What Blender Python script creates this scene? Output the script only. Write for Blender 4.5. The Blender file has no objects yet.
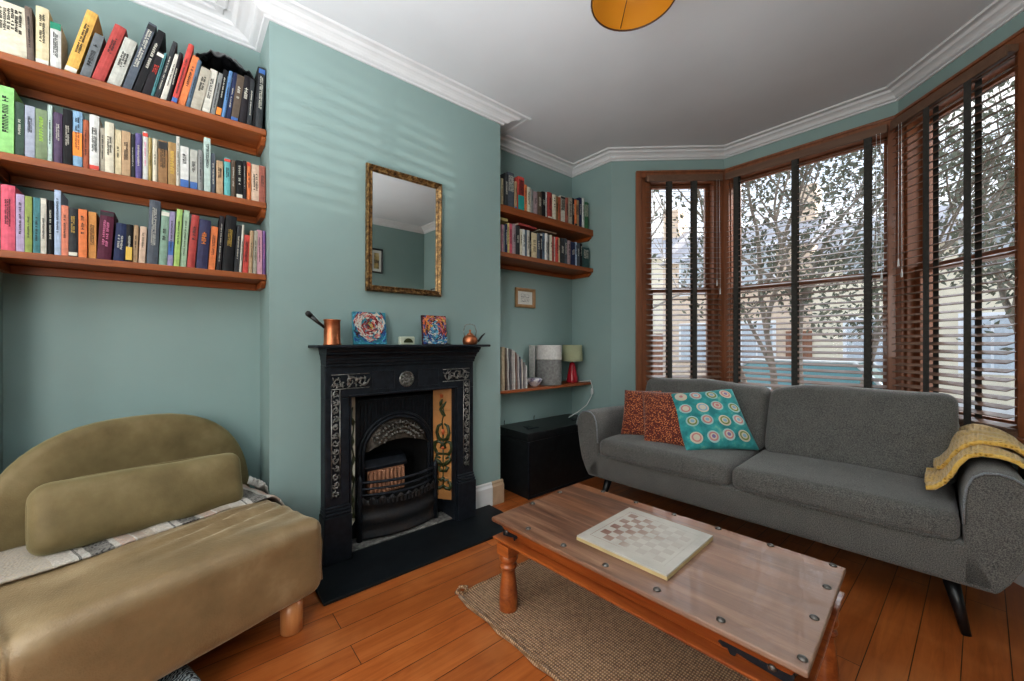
import bpy, math, random
from mathutils import Vector, Matrix, noise
R_ = math.radians
PI = math.pi
rnd = random.Random(7)
COL = bpy.context.scene.collection
SC = bpy.context.scene

# ------------------------------------------------------------------ geometry
class G:
    """collects vertices and faces, then links them as ONE mesh object"""
    def __init__(s): s.v=[]; s.f=[]; s.m=[]; s.s=[]; s.M=Matrix.Identity(4)
    def add(s, vs, fs, m=0, sm=False):
        b=len(s.v); s.v += [tuple(s.M @ Vector(p)) for p in vs]
        for f in fs: s.f.append([b+i for i in f]); s.m.append(m); s.s.append(sm)
        return s
    def box(s,x0,x1,y0,y1,z0,z1,m=0):
        return s.add([(x0,y0,z0),(x1,y0,z0),(x1,y1,z0),(x0,y1,z0),(x0,y0,z1),(x1,y0,z1),(x1,y1,z1),(x0,y1,z1)],
          [(0,3,2,1),(4,5,6,7),(0,1,5,4),(1,2,6,5),(2,3,7,6),(3,0,4,7)],m)
    def prism(s,poly,a0,a1,axis='z',m=0,sm=False,cap=True):
        """poly: 2D points; extruded along axis from a0 to a1"""
        def P(p,a):
            return {'z':(p[0],p[1],a),'y':(p[0],a,p[1]),'x':(a,p[0],p[1])}[axis]
        n=len(poly)
        s.add([P(p,a0) for p in poly]+[P(p,a1) for p in poly],[(i,(i+1)%n,n+(i+1)%n,n+i) for i in range(n)],m,sm)
        if cap:
            b=len(s.v)-2*n
            for k in (list(range(n-1,-1,-1)),list(range(n,2*n))):
                s.f.append([b+i for i in k]); s.m.append(m); s.s.append(False)
        return s
    def lathe(s,prof,c=(0,0,0),n=24,m=0,sm=True,axis='z'):
        vs=[]
        for r,z in prof:
            for i in range(n):
                a=2*PI*i/n; p=(r*math.cos(a),r*math.sin(a),z)
                if axis=='x': p=(p[2],p[0],p[1])
                if axis=='y': p=(p[0],p[2],p[1])
                vs.append((c[0]+p[0],c[1]+p[1],c[2]+p[2]))
        fs=[(j*n+i,j*n+(i+1)%n,(j+1)*n+(i+1)%n,(j+1)*n+i) for j in range(len(prof)-1) for i in range(n)]
        fs.append(tuple(range(n-1,-1,-1))); fs.append(tuple((len(prof)-1)*n+i for i in range(n)))
        return s.add(vs,fs,m,sm)
    def tube(s,pts,rad,n=8,m=0,sm=True,flat=None):
        pts=[Vector(p) for p in pts]; k=len(pts)
        if not hasattr(rad,'__len__'): rad=[rad]*k
        vs=[]; up=Vector((0,0,1)); prev=None
        for i,p in enumerate(pts):
            t=(pts[min(i+1,k-1)]-pts[max(i-1,0)])
            if t.length<1e-9: t=Vector((0,0,1))
            t.normalize()
            if prev is None:
                a=t.cross(up)
                if a.length<.1: a=t.cross(Vector((1,0,0)))
            else: a=prev-t*prev.dot(t)
            if a.length<1e-6: a=t.cross(Vector((0,1,0)))
            a.normalize(); prev=a; b=t.cross(a)
            for j in range(n):
                q=2*PI*j/n; vs.append(tuple(p+a*(rad[i]*math.cos(q))+b*(rad[i]*math.sin(q))))
        fs=[(j*n+i,j*n+(i+1)%n,(j+1)*n+(i+1)%n,(j+1)*n+i) for j in range(k-1) for i in range(n)]
        fs.append(tuple(range(n-1,-1,-1))); fs.append(tuple((k-1)*n+i for i in range(n)))
        return s.add(vs,fs,m,sm)
    def rbox(s,c,size,r,nx=8,ny=8,nz=4,m=0,fn=None):
        """rounded soft box; fn(Vector) may displace"""
        def ax(L,k):
            h=L/2; rr=min(r,h*.999)
            inn=[-h+rr+(2*(h-rr))*i/max(k,1) for i in range(k+1)] if h>rr*1.01 else [0]
            e=[.0,.13,.4,.7]
            return [-h+rr*q for q in e]+inn+[h-rr*q for q in reversed(e)], h, rr
        A=[ax(size[0],nx),ax(size[1],ny),ax(size[2],nz)]
        H=[a[1] for a in A]; RR=min(a[2] for a in A)
        def push(p):
            cl=Vector([max(-H[i]+RR,min(H[i]-RR,p[i])) for i in range(3)])
            d=Vector(p)-cl
            if d.length>1e-9: d=d.normalized()*RR
            q=cl+d
            q=Vector((q[0]+c[0],q[1]+c[1],q[2]+c[2]))
            return tuple(fn(q)) if fn else tuple(q)
        idx={}; vs=[]; fs=[]
        def vid(p):
            k=tuple(round(x,5) for x in p)
            if k not in idx: idx[k]=len(vs); vs.append(push(p))
            return idx[k]
        for a in range(3):
            b,cx=(a+1)%3,(a+2)%3; U=A[b][0]; W=A[cx][0]
            for sg in (-1,1):
                for i in range(len(U)-1):
                    for j in range(len(W)-1):
                        q=[]
                        for (u,w) in ((U[i],W[j]),(U[i+1],W[j]),(U[i+1],W[j+1]),(U[i],W[j+1])):
                            p=[0,0,0]; p[a]=sg*H[a]; p[b]=u; p[cx]=w; q.append(vid(p))
                        if sg<0: q.reverse()
                        if len(set(q))>2: fs.append(q)
        return s.add(vs,fs,m,True)
    def pillow(s,c00,c10,c11,c01,t,n=16,m=0,pinch=.07,pw=.42,seam=True):
        C=[Vector(x) for x in (c00,c10,c11,c01)]
        N=((C[1]-C[0]).cross(C[3]-C[0])).normalized()
        def P(u,v,sg):
            uu=u*(1-pinch*math.cos(PI*v/2)*abs(u)**3); vv=v*(1-pinch*math.cos(PI*u/2)*abs(v)**3)
            a,b=(uu+1)/2,(vv+1)/2
            p=C[0]*(1-a)*(1-b)+C[1]*a*(1-b)+C[2]*a*b+C[3]*(1-a)*b
            h=max(0,(1-u*u)*(1-v*v))**pw*t/2
            w=noise.noise(p*9)*.006*(1 if h>.003 else 0)
            return tuple(p+N*sg*(h+w))
        vs=[];fs=[]
        g=[-math.cos(PI*i/n) for i in range(n+1)]
        for sg in (1,-1):
            b=len(vs)
            for v in g:
                for u in g: vs.append(P(u,v,sg))
            for j in range(n):
                for i in range(n):
                    q=[b+j*(n+1)+i,b+j*(n+1)+i+1,b+(j+1)*(n+1)+i+1,b+(j+1)*(n+1)+i]
                    if sg<0:q.reverse()
                    fs.append(q)
        return s.add(vs,fs,m,True)
    def sheet(s,fn,nu,nv,th=.006,m=0):
        """fn(u,v) -> Vector, u,v in 0..1; given a thickness"""
        P=[[Vector(fn(i/nu,j/nv)) for i in range(nu+1)] for j in range(nv+1)]
        vs=[];fs=[]
        for k in (0,1):
            for j in range(nv+1):
                for i in range(nu+1):
                    du=P[j][min(i+1,nu)]-P[j][max(i-1,0)]; dv=P[min(j+1,nv)][i]-P[max(j-1,0)][i]
                    N=du.cross(dv)
                    N=N.normalized() if N.length>1e-9 else Vector((0,0,1))
                    vs.append(tuple(P[j][i]+N*(th if k else 0)))
        q=(nu+1)*(nv+1); w=nu+1
        for j in range(nv):
            for i in range(nu):
                a=j*w+i; fs.append((a+q,a+1+q,a+w+1+q,a+w+q)); fs.append((a,a+w,a+w+1,a+1))
        for i in range(nu):
            fs.append((i,i+1,i+1+q,i+q)); a=nv*w+i; fs.append((a+1,a,a+q,a+1+q))
        for j in range(nv):
            a=j*w; fs.append((a+w,a,a+q,a+w+q)); a=j*w+nu; fs.append((a,a+w,a+w+q,a+q))
        return s.add(vs,fs,m,True)
    def build(s,name,mats,parent=None,bevel=0,seg=2,sub=0,loc=None):
        me=bpy.data.meshes.new(name); me.from_pydata(s.v,[],s.f)
        if not isinstance(mats,(list,tuple)): mats=[mats]
        for m in mats: me.materials.append(m)
        me.polygons.foreach_set('material_index',s.m); me.polygons.foreach_set('use_smooth',s.s); me.update()
        o=bpy.data.objects.new(name,me); COL.objects.link(o)
        if parent: o.parent=parent
        if loc: o.location=loc
        if bevel:
            b=o.modifiers.new('bevel','BEVEL'); b.width=bevel; b.segments=seg; b.limit_method='ANGLE'; b.angle_limit=R_(40)
        if sub:
            b=o.modifiers.new('sub','SUBSURF'); b.levels=sub; b.render_levels=sub
        return o

def tag(o,label=None,cat=None,group=None,kind=None):
    if label: o['label']=label
    if cat: o['category']=cat
    if group: o['group']=group
    if kind: o['kind']=kind
    return o
def empty(name,loc=(0,0,0),rz=0,**k):
    o=bpy.data.objects.new(name,None); COL.objects.link(o); o.location=loc; o.rotation_euler=(0,0,rz)
    o.empty_display_size=.1
    return tag(o,**k)
def struct(o): o['kind']='structure'; return o
def copy_tree(o,parent=None):
    c=o.copy(); COL.objects.link(c)
    if parent: c.parent=parent
    for ch in list(o.children): copy_tree(ch,c)
    return c

# ------------------------------------------------------------------ materials
class Mat:
    def __init__(s,name):
        s.m=bpy.data.materials.new(name); s.m.use_nodes=True; s.t=s.m.node_tree; s.N=s.t.nodes
        s.b=s.N['Principled BSDF']; s.out=s.N['Material Output']
        s.tc=s.N.new('ShaderNodeTexCoord')
    def n(s,typ,**k):
        x=s.N.new('ShaderNode'+typ)
        for a,v in k.items(): setattr(x,a,v)
        return x
    def l(s,a,b): s.t.links.new(a,b)
    def mp(s,scale=(1,1,1),rot=(0,0,0),loc=(0,0,0),src='Object'):
        x=s.n('Mapping'); s.l(s.tc.outputs[src],x.inputs[0]); x.inputs['Scale'].default_value=scale
        x.inputs['Rotation'].default_value=rot; x.inputs['Location'].default_value=loc; return x.outputs[0]
    def noise(s,vec,scale=5,det=4,rough=.55,dist=0):
        x=s.n('TexNoise'); s.l(vec,x.inputs['Vector']); x.inputs['Scale'].default_value=scale
        x.inputs['Detail'].default_value=det; x.inputs['Roughness'].default_value=rough; x.inputs['Distortion'].default_value=dist
        return x.outputs['Fac']
    def ramp(s,fac,stops,interp='LINEAR'):
        x=s.n('ValToRGB'); s.l(fac,x.inputs[0]); e=x.color_ramp.elements; x.color_ramp.interpolation=interp
        while len(e)<len(stops): e.new(.5)
        for i,(p,c) in enumerate(stops):
            e[i].position=p; e[i].color=(c,c,c,1) if not hasattr(c,'__len__') else (*c,1)
        return x.outputs[0]
    def mix(s,f,a,b,mode='MIX'):
        x=s.n('Mix',data_type='RGBA',blend_type=mode)
        for i,v in ((0,f),(6,a),(7,b)):
            if hasattr(v,'is_linked') or hasattr(v,'node'): s.l(v,x.inputs[i])
            elif i==0: x.inputs[0].default_value=v
            else: x.inputs[i].default_value=(*v,1)
        return x.outputs[2]
    def math(s,op,a,b=None,c=None):
        x=s.n('Math',operation=op)
        for i,v in enumerate((a,b,c)):
            if v is None: continue
            if hasattr(v,'node'): s.l(v,x.inputs[i])
            else: x.inputs[i].default_value=v
        return x.outputs[0]
    def set(s,color=None,rough=None,metal=None,spec=None,coat=None,sheen=None,trans=None,alpha=None,emit=None):
        for key,v in (('Base Color',color),('Roughness',rough),('Metallic',metal),('Specular IOR Level',spec),('Coat Weight',coat),('Sheen Weight',sheen),('Transmission Weight',trans),('Alpha',alpha)):
            if v is None: continue
            i=s.b.inputs[key]
            if hasattr(v,'node'): s.l(v,i)
            elif hasattr(v,'__len__'): i.default_value=(*v,1)
            else: i.default_value=v
        return s
    def bump(s,h,strength=.3,dist=.01):
        x=s.n('Bump'); s.l(h,x.inputs['Height']); x.inputs['Strength'].default_value=strength; x.inputs['Distance'].default_value=dist
        s.l(x.outputs[0],s.b.inputs['Normal']); return s
def plain(name,c,rough=.6,metal=0,var=.12,scale=12,bump=0,**k):
    """a colour with a light procedural variation"""
    m=Mat(name); f=m.noise(m.mp(),scale,3)
    lo=tuple(max(0,x*(1-var)) for x in c); hi=tuple(min(1,x*(1+var)) for x in c)
    m.set(color=m.ramp(f,[(.3,lo),(.7,hi)]),rough=rough,metal=metal,**k)
    if bump: m.bump(m.noise(m.mp(),scale*8,3),bump,.003)
    return m.m
def wood(name,dark,light,axis=1,scale=1.0,rough=.4,coat=.2,bump=.08):
    m=Mat(name); sc=[14*scale,14*scale,14*scale]; sc[axis]=1.2*scale
    v=m.mp(tuple(sc)); f=m.noise(v,1.6,6,.62,.6); g=m.noise(v,7,3)
    c=m.ramp(f,[(.25,dark),(.5,tuple((a+b)/2 for a,b in zip(dark,light))),(.75,light)])
    c=m.mix(m.ramp(g,[(.35,.0),(.65,.35)]),c,dark)
    m.set(color=c,rough=rough,coat=coat); m.bump(g,bump,.003); return m.m
def fabric(name,c1,c2,scale=260,rough=.95,sheen=.3,bump=.35,mott=6,mw=.3):
    m=Mat(name); v=m.mp()
    w=m.n('TexWave',wave_type='BANDS',bands_direction='X'); m.l(v,w.inputs[0]); w.inputs['Scale'].default_value=scale/6; w.inputs['Distortion'].default_value=3
    f=m.noise(v,scale,2,.6); g=m.noise(v,mott,3)
    h=m.math('ADD',m.math('MULTIPLY',f,1-mw),m.math('MULTIPLY',g,mw))
    m.set(color=m.ramp(h,[(.38,c1),(.62,c2)]),rough=rough,sheen=sheen,spec=.2); m.bump(f,bump,.002); return m.m
BOOKS = {
 'L1': [
  (-0.437, 0.1019, 0.193, 0, (0.72, 0.66, 0.5), 'thick cream hardback with faint lettering, beside the taupe one, top left shelf'),
  (-0.418, 0.0174, 0.2031, -0.034, (0.2, 0.15, 0.12), 'dark taupe spined book, between cream and straw ones, top left shelf'),
  (-0.382, 0.033, 0.222, 0, (0.72, 0.6, 0.36), 'tall straw coloured hardback, between taupe and white ones, top left shelf'),
  (-0.351, 0.0281, 0.18, 0, (0.72, 0.72, 0.68), 'white paperback with a green head band, between straw and mustard ones, top left shelf'),
  (-0.313, 0.0322, 0.2831, 0.224, (0.75, 0.42, 0.05), 'mustard yellow hardback with black script, between white and speckled ones, top left shelf'),
  (-0.275, 0.0284, 0.1987, 0.218, (0.17, 0.19, 0.2), 'black and white speckled paperback, between mustard and red ones, top left shelf'),
  (-0.235, 0.0347, 0.2639, 0.261, (0.48, 0.06, 0.05), 'plain deep red hardback, between speckled and pale ones, top left shelf'),
  (-0.187, 0.0386, 0.2214, 0.242, (0.5, 0.5, 0.44), 'broad pale grey paperback, between red and slate ones, top left shelf'),
  (-0.155, 0.0263, 0.3306, 0.254, (0.1, 0.12, 0.15), 'tall slate grey paperback, between pale and black ones, top left shelf'),
  (-0.126, 0.0243, 0.3142, 0.267, (0.018, 0.018, 0.02), 'black paperback with grey lettering, between slate and inky ones, top left shelf'),
  (-0.096, 0.0263, 0.2159, 0.253, (0.03, 0.025, 0.03), 'short black book with red lettering, between black and teal ones, top left shelf'),
  (-0.084, 0.0095, 0.2179, 0.213, (0.07, 0.26, 0.28), 'slim teal booklet, between inky and charcoal ones, top left shelf'),
  (-0.066, 0.0151, 0.285, 0.223, (0.05, 0.055, 0.06), 'narrow charcoal book, between teal and ivory ones, top left shelf'),
  (-0.044, 0.018, 0.2307, 0.223, (0.66, 0.63, 0.54), 'ivory paperback with black title, between charcoal and inky ones, top left shelf'),
  (-0.029, 0.0124, 0.2412, 0.188, (0.03, 0.025, 0.03), 'thin inky black book, between ivory and scarlet ones, top left shelf'),
  (-0.007, 0.019, 0.2975, 0.21, (0.7, 0.07, 0.05), 'tall scarlet paperback, between inky and orange ones, top left shelf'),
  (0.02, 0.0246, 0.255, 0.217, (0.85, 0.22, 0.04), 'bright orange paperback, between scarlet and steel ones, top left shelf'),
  (0.038, 0.0143, 0.2412, 0.188, (0.12, 0.19, 0.27), 'steel blue paperback, between orange and beige ones, top left shelf'),
  (0.078, 0.0371, 0.2079, 0.194, (0.46, 0.42, 0.33), 'wide beige paperback, between steel and ivory ones, top left shelf'),
  (0.11, 0.0278, 0.2175, 0.152, (0.66, 0.63, 0.54), 'ivory book with heavy black lettering, between beige and grey ones, top left shelf'),
  (0.13, 0.0163, 0.2136, 0.155, (0.28, 0.29, 0.28), 'narrow grey paperback, between ivory and black ones, top left shelf'),
  (0.152, 0.0192, 0.2372, 0.135, (0.018, 0.018, 0.02), 'black book with an orange patch, between grey and blue ones, top left shelf'),
  (0.169, 0.0144, 0.2392, 0.134, (0.12, 0.28, 0.55), 'slim bright blue paperback, between black and navy ones, top left shelf'),
  (0.188, 0.0163, 0.2411, 0.133, (0.03, 0.045, 0.12), 'slim navy paperback, between blue and brown ones, top left shelf'),
  (0.22, 0.0289, 0.2367, 0.119, (0.14, 0.1, 0.07), 'dark brown marbled paperback, between navy and inky ones, top left shelf'),
  (0.253, 0.0299, 0.2452, 0.098, (0.03, 0.025, 0.03), 'black book lettered in cream, between brown and charcoal ones, top left shelf'),
  (0.275, 0.0184, 0.2375, 0.067, (0.05, 0.055, 0.06), 'narrow charcoal paperback, between inky and black ones, top left shelf'),
  (0.308, 0.029, 0.314, 0.08, (0.018, 0.018, 0.02), 'tall plain black book, between charcoal and charcoal ones, top left shelf'),
  (0.339, 0.0281, 0.3094, 0.049, (0.05, 0.055, 0.06), 'tall charcoal notebook, beside the black one, top left shelf'),
 ],
 'L2': [
  (-0.467, 0.0398, 0.246, 0, (0.3, 0.7, 0.2), 'large lime green book lettered in black, beside the bottle one, middle left shelf'),
  (-0.444, 0.0213, 0.202, 0, (0.06, 0.11, 0.08), 'dark green patterned paperback, between lime and willow ones, middle left shelf'),
  (-0.418, 0.0243, 0.199, 0, (0.4, 0.44, 0.55), 'white and blue patterned book, between bottle and mossy ones, middle left shelf'),
  (-0.387, 0.0291, 0.196, 0, (0.22, 0.3, 0.16), 'grey book with lime splashes, between willow and mint ones, middle left shelf'),
  (-0.374, 0.0116, 0.221, 0, (0.48, 0.62, 0.56), 'slim pale mint book, between mossy and plum ones, middle left shelf'),
  (-0.348, 0.0233, 0.199, 0, (0.12, 0.08, 0.15), 'dark plum paperback, between mint and black ones, middle left shelf'),
  (-0.322, 0.0233, 0.219, 0, (0.018, 0.018, 0.02), 'thick black paperback with pale title, between plum and sky ones, middle left shelf'),
  (-0.294, 0.0262, 0.223, 0, (0.25, 0.45, 0.65), 'sky blue book with coral lower half, between black and rust ones, middle left shelf'),
  (-0.277, 0.0155, 0.198, 0, (0.5, 0.13, 0.05), 'rust orange paperback, between sky and white ones, middle left shelf'),
  (-0.247, 0.0272, 0.225, 0, (0.72, 0.72, 0.68), 'tall white paperback lettered in black, between rust and beige ones, middle left shelf'),
  (-0.232, 0.0126, 0.184, 0, (0.46, 0.42, 0.33), 'narrow beige book, between white and cream ones, middle left shelf'),
  (-0.204, 0.0262, 0.209, 0, (0.72, 0.66, 0.5), 'tall cream paperback, between beige and straw ones, middle left shelf'),
  (-0.183, 0.0194, 0.19, 0, (0.72, 0.6, 0.36), 'straw yellow paperback, between cream and tan ones, middle left shelf'),
  (-0.155, 0.0262, 0.19, 0, (0.52, 0.34, 0.18), 'tan coloured paperback, between straw and charcoal ones, middle left shelf'),
  (-0.142, 0.0116, 0.189, 0, (0.05, 0.055, 0.06), 'thin charcoal book, between tan and violet ones, middle left shelf'),
  (-0.12, 0.0194, 0.193, 0, (0.14, 0.11, 0.3), 'dark violet paperback with white title, between charcoal and white ones, middle left shelf'),
  (-0.1, 0.0175, 0.21, 0, (0.72, 0.72, 0.68), 'white paperback with purple lettering, between violet and ochre ones, middle left shelf'),
  (-0.088, 0.0107, 0.188, 0, (0.48, 0.35, 0.1), 'narrow ochre book, between white and cream ones, middle left shelf'),
  (-0.07, 0.0155, 0.19, 0, (0.72, 0.66, 0.5), 'narrow cream paperback, between ochre and caramel ones, middle left shelf'),
  (-0.037, 0.0301, 0.189, 0, (0.36, 0.19, 0.07), 'wide caramel brown book with dark head, between cream and golden ones, middle left shelf'),
  (-0.008, 0.0262, 0.191, 0, (0.42, 0.25, 0.08), 'golden brown paperback, between caramel and ivory ones, middle left shelf'),
  (0.004, 0.0107, 0.224, 0, (0.66, 0.63, 0.54), 'very thin ivory booklet, between golden and white ones, middle left shelf'),
  (0.036, 0.0291, 0.187, 0, (0.72, 0.72, 0.68), 'white paperback with a blue foot, between ivory and pale ones, middle left shelf'),
  (0.067, 0.0272, 0.184, 0, (0.5, 0.5, 0.44), 'pale paperback with a blue foot, between white and grey ones, middle left shelf'),
  (0.087, 0.0175, 0.189, 0, (0.28, 0.29, 0.28), 'narrow dark grey paperback, between pale and mint ones, middle left shelf'),
  (0.115, 0.0243, 0.253, 0, (0.48, 0.62, 0.56), 'tall pale mint paperback, between grey and slate ones, middle left shelf'),
  (0.133, 0.0155, 0.189, 0, (0.1, 0.12, 0.15), 'thin slate book, between mint and tan ones, middle left shelf'),
  (0.162, 0.0252, 0.159, 0, (0.52, 0.34, 0.18), 'short tan paperback, between slate and turquoise ones, middle left shelf'),
  (0.191, 0.0242, 0.183, 0, (0.12, 0.5, 0.5), 'turquoise paperback, between tan and brown ones, middle left shelf'),
  (0.212, 0.0184, 0.181, 0, (0.14, 0.1, 0.07), 'slim dark brown book, between turquoise and black ones, middle left shelf'),
  (0.24, 0.0252, 0.187, 0, (0.018, 0.018, 0.02), 'black paperback with white foot, between brown and inky ones, middle left shelf'),
  (0.254, 0.0116, 0.19, 0, (0.03, 0.025, 0.03), 'very thin black book, between black and orange ones, middle left shelf'),
  (0.274, 0.0165, 0.189, 0, (0.85, 0.22, 0.04), 'thin orange and white book, between inky and peach ones, middle left shelf'),
  (0.31, 0.033, 0.185, 0, (0.7, 0.5, 0.36), 'peach cream book with tiny lettering, between orange and brick ones, middle left shelf'),
  (0.341, 0.0272, 0.186, 0, (0.4, 0.12, 0.08), 'brick red book at the shelf end, beside the peach one, middle left shelf'),
 ],
 'L3': [
  (-0.466, 0.0339, 0.244, 0, (0.85, 0.12, 0.2), 'thick hot pink hardback, beside the lavender one, bottom left shelf'),
  (-0.444, 0.0204, 0.217, 0, (0.5, 0.4, 0.62), 'lavender paperback, between pink and olive ones, bottom left shelf'),
  (-0.425, 0.0175, 0.214, 0, (0.33, 0.42, 0.08), 'olive green paperback, between lavender and teal ones, bottom left shelf'),
  (-0.405, 0.0175, 0.214, 0, (0.07, 0.26, 0.28), 'teal paperback, between olive and ivory ones, bottom left shelf'),
  (-0.389, 0.0146, 0.215, 0, (0.66, 0.63, 0.54), 'ivory paperback with black title, between teal and black ones, bottom left shelf'),
  (-0.371, 0.0155, 0.211, 0, (0.018, 0.018, 0.02), 'narrow black paperback, between ivory and ice ones, bottom left shelf'),
  (-0.352, 0.0165, 0.255, 0, (0.45, 0.58, 0.78), 'tall ice blue paperback, between black and coral ones, bottom left shelf'),
  (-0.332, 0.0184, 0.199, 0, (0.8, 0.25, 0.14), 'coral red book with white edge, between ice and charcoal ones, bottom left shelf'),
  (-0.306, 0.0243, 0.192, 0, (0.05, 0.055, 0.06), 'charcoal book with yellow lettering, between coral and orange ones, bottom left shelf'),
  (-0.281, 0.0233, 0.193, 0, (0.85, 0.22, 0.04), 'orange paperback, between charcoal and amber ones, bottom left shelf'),
  (-0.256, 0.0223, 0.19, 0, (0.8, 0.34, 0.06), 'amber orange paperback, between orange and maroon ones, bottom left shelf'),
  (-0.213, 0.0407, 0.1993, 0.055, (0.12, 0.02, 0.05), 'maroon hardback with pink flourishes, between amber and navy ones, bottom left shelf'),
  (-0.174, 0.0329, 0.1583, 0.063, (0.03, 0.045, 0.12), 'short navy hardback, between maroon and black ones, bottom left shelf'),
  (-0.15, 0.0204, 0.1581, 0.025, (0.018, 0.018, 0.02), 'black paperback with a yellow patch, between navy and tan ones, bottom left shelf'),
  (-0.134, 0.0145, 0.16, 0.025, (0.52, 0.34, 0.18), 'slim tan paperback, between black and peach ones, bottom left shelf'),
  (-0.11, 0.0204, 0.1591, 0.038, (0.7, 0.5, 0.36), 'light brown paperback, between tan and slate ones, bottom left shelf'),
  (-0.069, 0.0359, 0.2782, 0.036, (0.1, 0.12, 0.15), 'tall charcoal grey hardback, between peach and sage ones, bottom left shelf'),
  (-0.04, 0.0271, 0.2432, 0.045, (0.26, 0.42, 0.32), 'sage green book with white title, between slate and rainbow ones, bottom left shelf'),
  (-0.019, 0.0184, 0.2432, 0.037, (0.35, 0.3, 0.5), 'blue and pink banded paperback, between sage and leaf ones, bottom left shelf'),
  (0.003, 0.0194, 0.2573, 0.047, (0.38, 0.6, 0.14), 'leaf green paperback, between rainbow and celery ones, bottom left shelf'),
  (0.026, 0.0203, 0.2594, 0.054, (0.4, 0.58, 0.38), 'pale celery green paperback, between leaf and red ones, bottom left shelf'),
  (0.057, 0.0281, 0.2437, 0.074, (0.48, 0.06, 0.05), 'red paperback with white title, between celery and floral ones, bottom left shelf'),
  (0.103, 0.0416, 0.2274, 0.062, (0.05, 0.05, 0.12), 'dark book with orange flowers, between red and orange ones, bottom left shelf'),
  (0.131, 0.0252, 0.2044, 0.064, (0.85, 0.22, 0.04), 'narrow orange paperback, between floral and inky ones, bottom left shelf'),
  (0.154, 0.0174, 0.2584, 0.054, (0.03, 0.025, 0.03), 'tall thin black book, between orange and black ones, bottom left shelf'),
  (0.2, 0.0426, 0.2665, 0.064, (0.018, 0.018, 0.02), 'tall black hardback lettered in gold, between inky and charcoal ones, bottom left shelf'),
  (0.224, 0.0194, 0.2304, 0.061, (0.05, 0.055, 0.06), 'charcoal paperback, between black and ivory ones, bottom left shelf'),
  (0.236, 0.0097, 0.2333, 0.051, (0.66, 0.63, 0.54), 'thin ivory booklet, between charcoal and scarlet ones, bottom left shelf'),
  (0.261, 0.0223, 0.1872, 0.048, (0.7, 0.07, 0.05), 'short scarlet paperback, between ivory and tan ones, bottom left shelf'),
  (0.278, 0.0145, 0.2101, 0.033, (0.52, 0.34, 0.18), 'narrow tan paperback, between scarlet and beige ones, bottom left shelf'),
  (0.296, 0.0155, 0.2131, 0.033, (0.46, 0.42, 0.33), 'narrow beige paperback, between tan and rose ones, bottom left shelf'),
  (0.321, 0.0213, 0.221, 0, (0.72, 0.36, 0.45), 'rose pink paperback, between beige and purple ones, bottom left shelf'),
  (0.335, 0.0116, 0.22, 0, (0.22, 0.1, 0.3), 'slim purple paperback, beside the rose one, bottom left shelf'),
 ],
 'R1': [
  (1.821, 0.0242, 0.21, 0, (0.14, 0.1, 0.07), 'brown book, beside the straw one, upper right shelf'),
  (1.845, 0.0204, 0.201, 0, (0.72, 0.6, 0.36), 'thin straw coloured book, between brown and charcoal ones, upper right shelf'),
  (1.889, 0.032, 0.248, 0, (0.05, 0.055, 0.06), 'tall charcoal hardback, between straw and slate ones, upper right shelf'),
  (1.962, 0.0679, 0.267, 0, (0.1, 0.12, 0.15), 'big slate hardback, between charcoal and tan ones, upper right shelf'),
  (1.989, 0.0223, 0.213, 0, (0.52, 0.34, 0.18), 'slim tan book, between slate and scarlet ones, upper right shelf'),
  (2.068, 0.0679, 0.26, 0, (0.7, 0.07, 0.05), 'thick book with red head and teal foot, between tan and orange ones, upper right shelf'),
  (2.098, 0.0242, 0.212, 0, (0.85, 0.22, 0.04), 'thin orange book, between scarlet and cream ones, upper right shelf'),
  (2.138, 0.0349, 0.203, 0, (0.72, 0.66, 0.5), 'cream paperback, between orange and grey ones, upper right shelf'),
  (2.171, 0.0281, 0.192, 0, (0.28, 0.29, 0.28), 'slim grey book, between cream and mauve ones, upper right shelf'),
  (2.225, 0.0475, 0.185, 0, (0.42, 0.3, 0.32), 'mauve pink paperback, between grey and brown ones, upper right shelf'),
  (2.275, 0.0446, 0.195, 0, (0.14, 0.1, 0.07), 'dark brown book, between mauve and black ones, upper right shelf'),
  (2.319, 0.0407, 0.206, 0, (0.018, 0.018, 0.02), 'black book, between brown and white ones, upper right shelf'),
  (2.341, 0.0175, 0.21, 0, (0.72, 0.72, 0.68), 'thin white book, between black and red ones, upper right shelf'),
  (2.399, 0.0504, 0.217, 0, (0.48, 0.06, 0.05), 'deep red hardback, between white and cream ones, upper right shelf'),
  (2.448, 0.0417, 0.21, 0, (0.72, 0.66, 0.5), 'cream book, between red and caramel ones, upper right shelf'),
  (2.483, 0.0301, 0.207, 0, (0.36, 0.19, 0.07), 'caramel paperback, between cream and rust ones, upper right shelf'),
  (2.515, 0.0262, 0.207, 0, (0.5, 0.13, 0.05), 'rust orange book, between caramel and ivory ones, upper right shelf'),
  (2.577, 0.0563, 0.228, 0, (0.66, 0.63, 0.54), 'ivory paperback, between rust and brick ones, upper right shelf'),
  (2.612, 0.0291, 0.223, 0, (0.4, 0.12, 0.08), 'brick coloured book, between ivory and beige ones, upper right shelf'),
  (2.668, 0.0495, 0.231, 0, (0.46, 0.42, 0.33), 'beige paperback, between brick and inky ones, upper right shelf'),
  (2.699, 0.0262, 0.236, 0, (0.03, 0.025, 0.03), 'thin black book, between beige and orange ones, upper right shelf'),
  (2.729, 0.0272, 0.23, 0, (0.85, 0.22, 0.04), 'slim orange paperback, between inky and tan ones, upper right shelf'),
  (2.768, 0.0339, 0.236, 0, (0.52, 0.34, 0.18), 'tan paperback, between orange and navy ones, upper right shelf'),
  (2.813, 0.0388, 0.267, 0, (0.03, 0.045, 0.12), 'navy book, between tan and white ones, upper right shelf'),
  (2.841, 0.0233, 0.27, 0, (0.72, 0.72, 0.68), 'slim white book, between navy and green ones, upper right shelf'),
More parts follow.
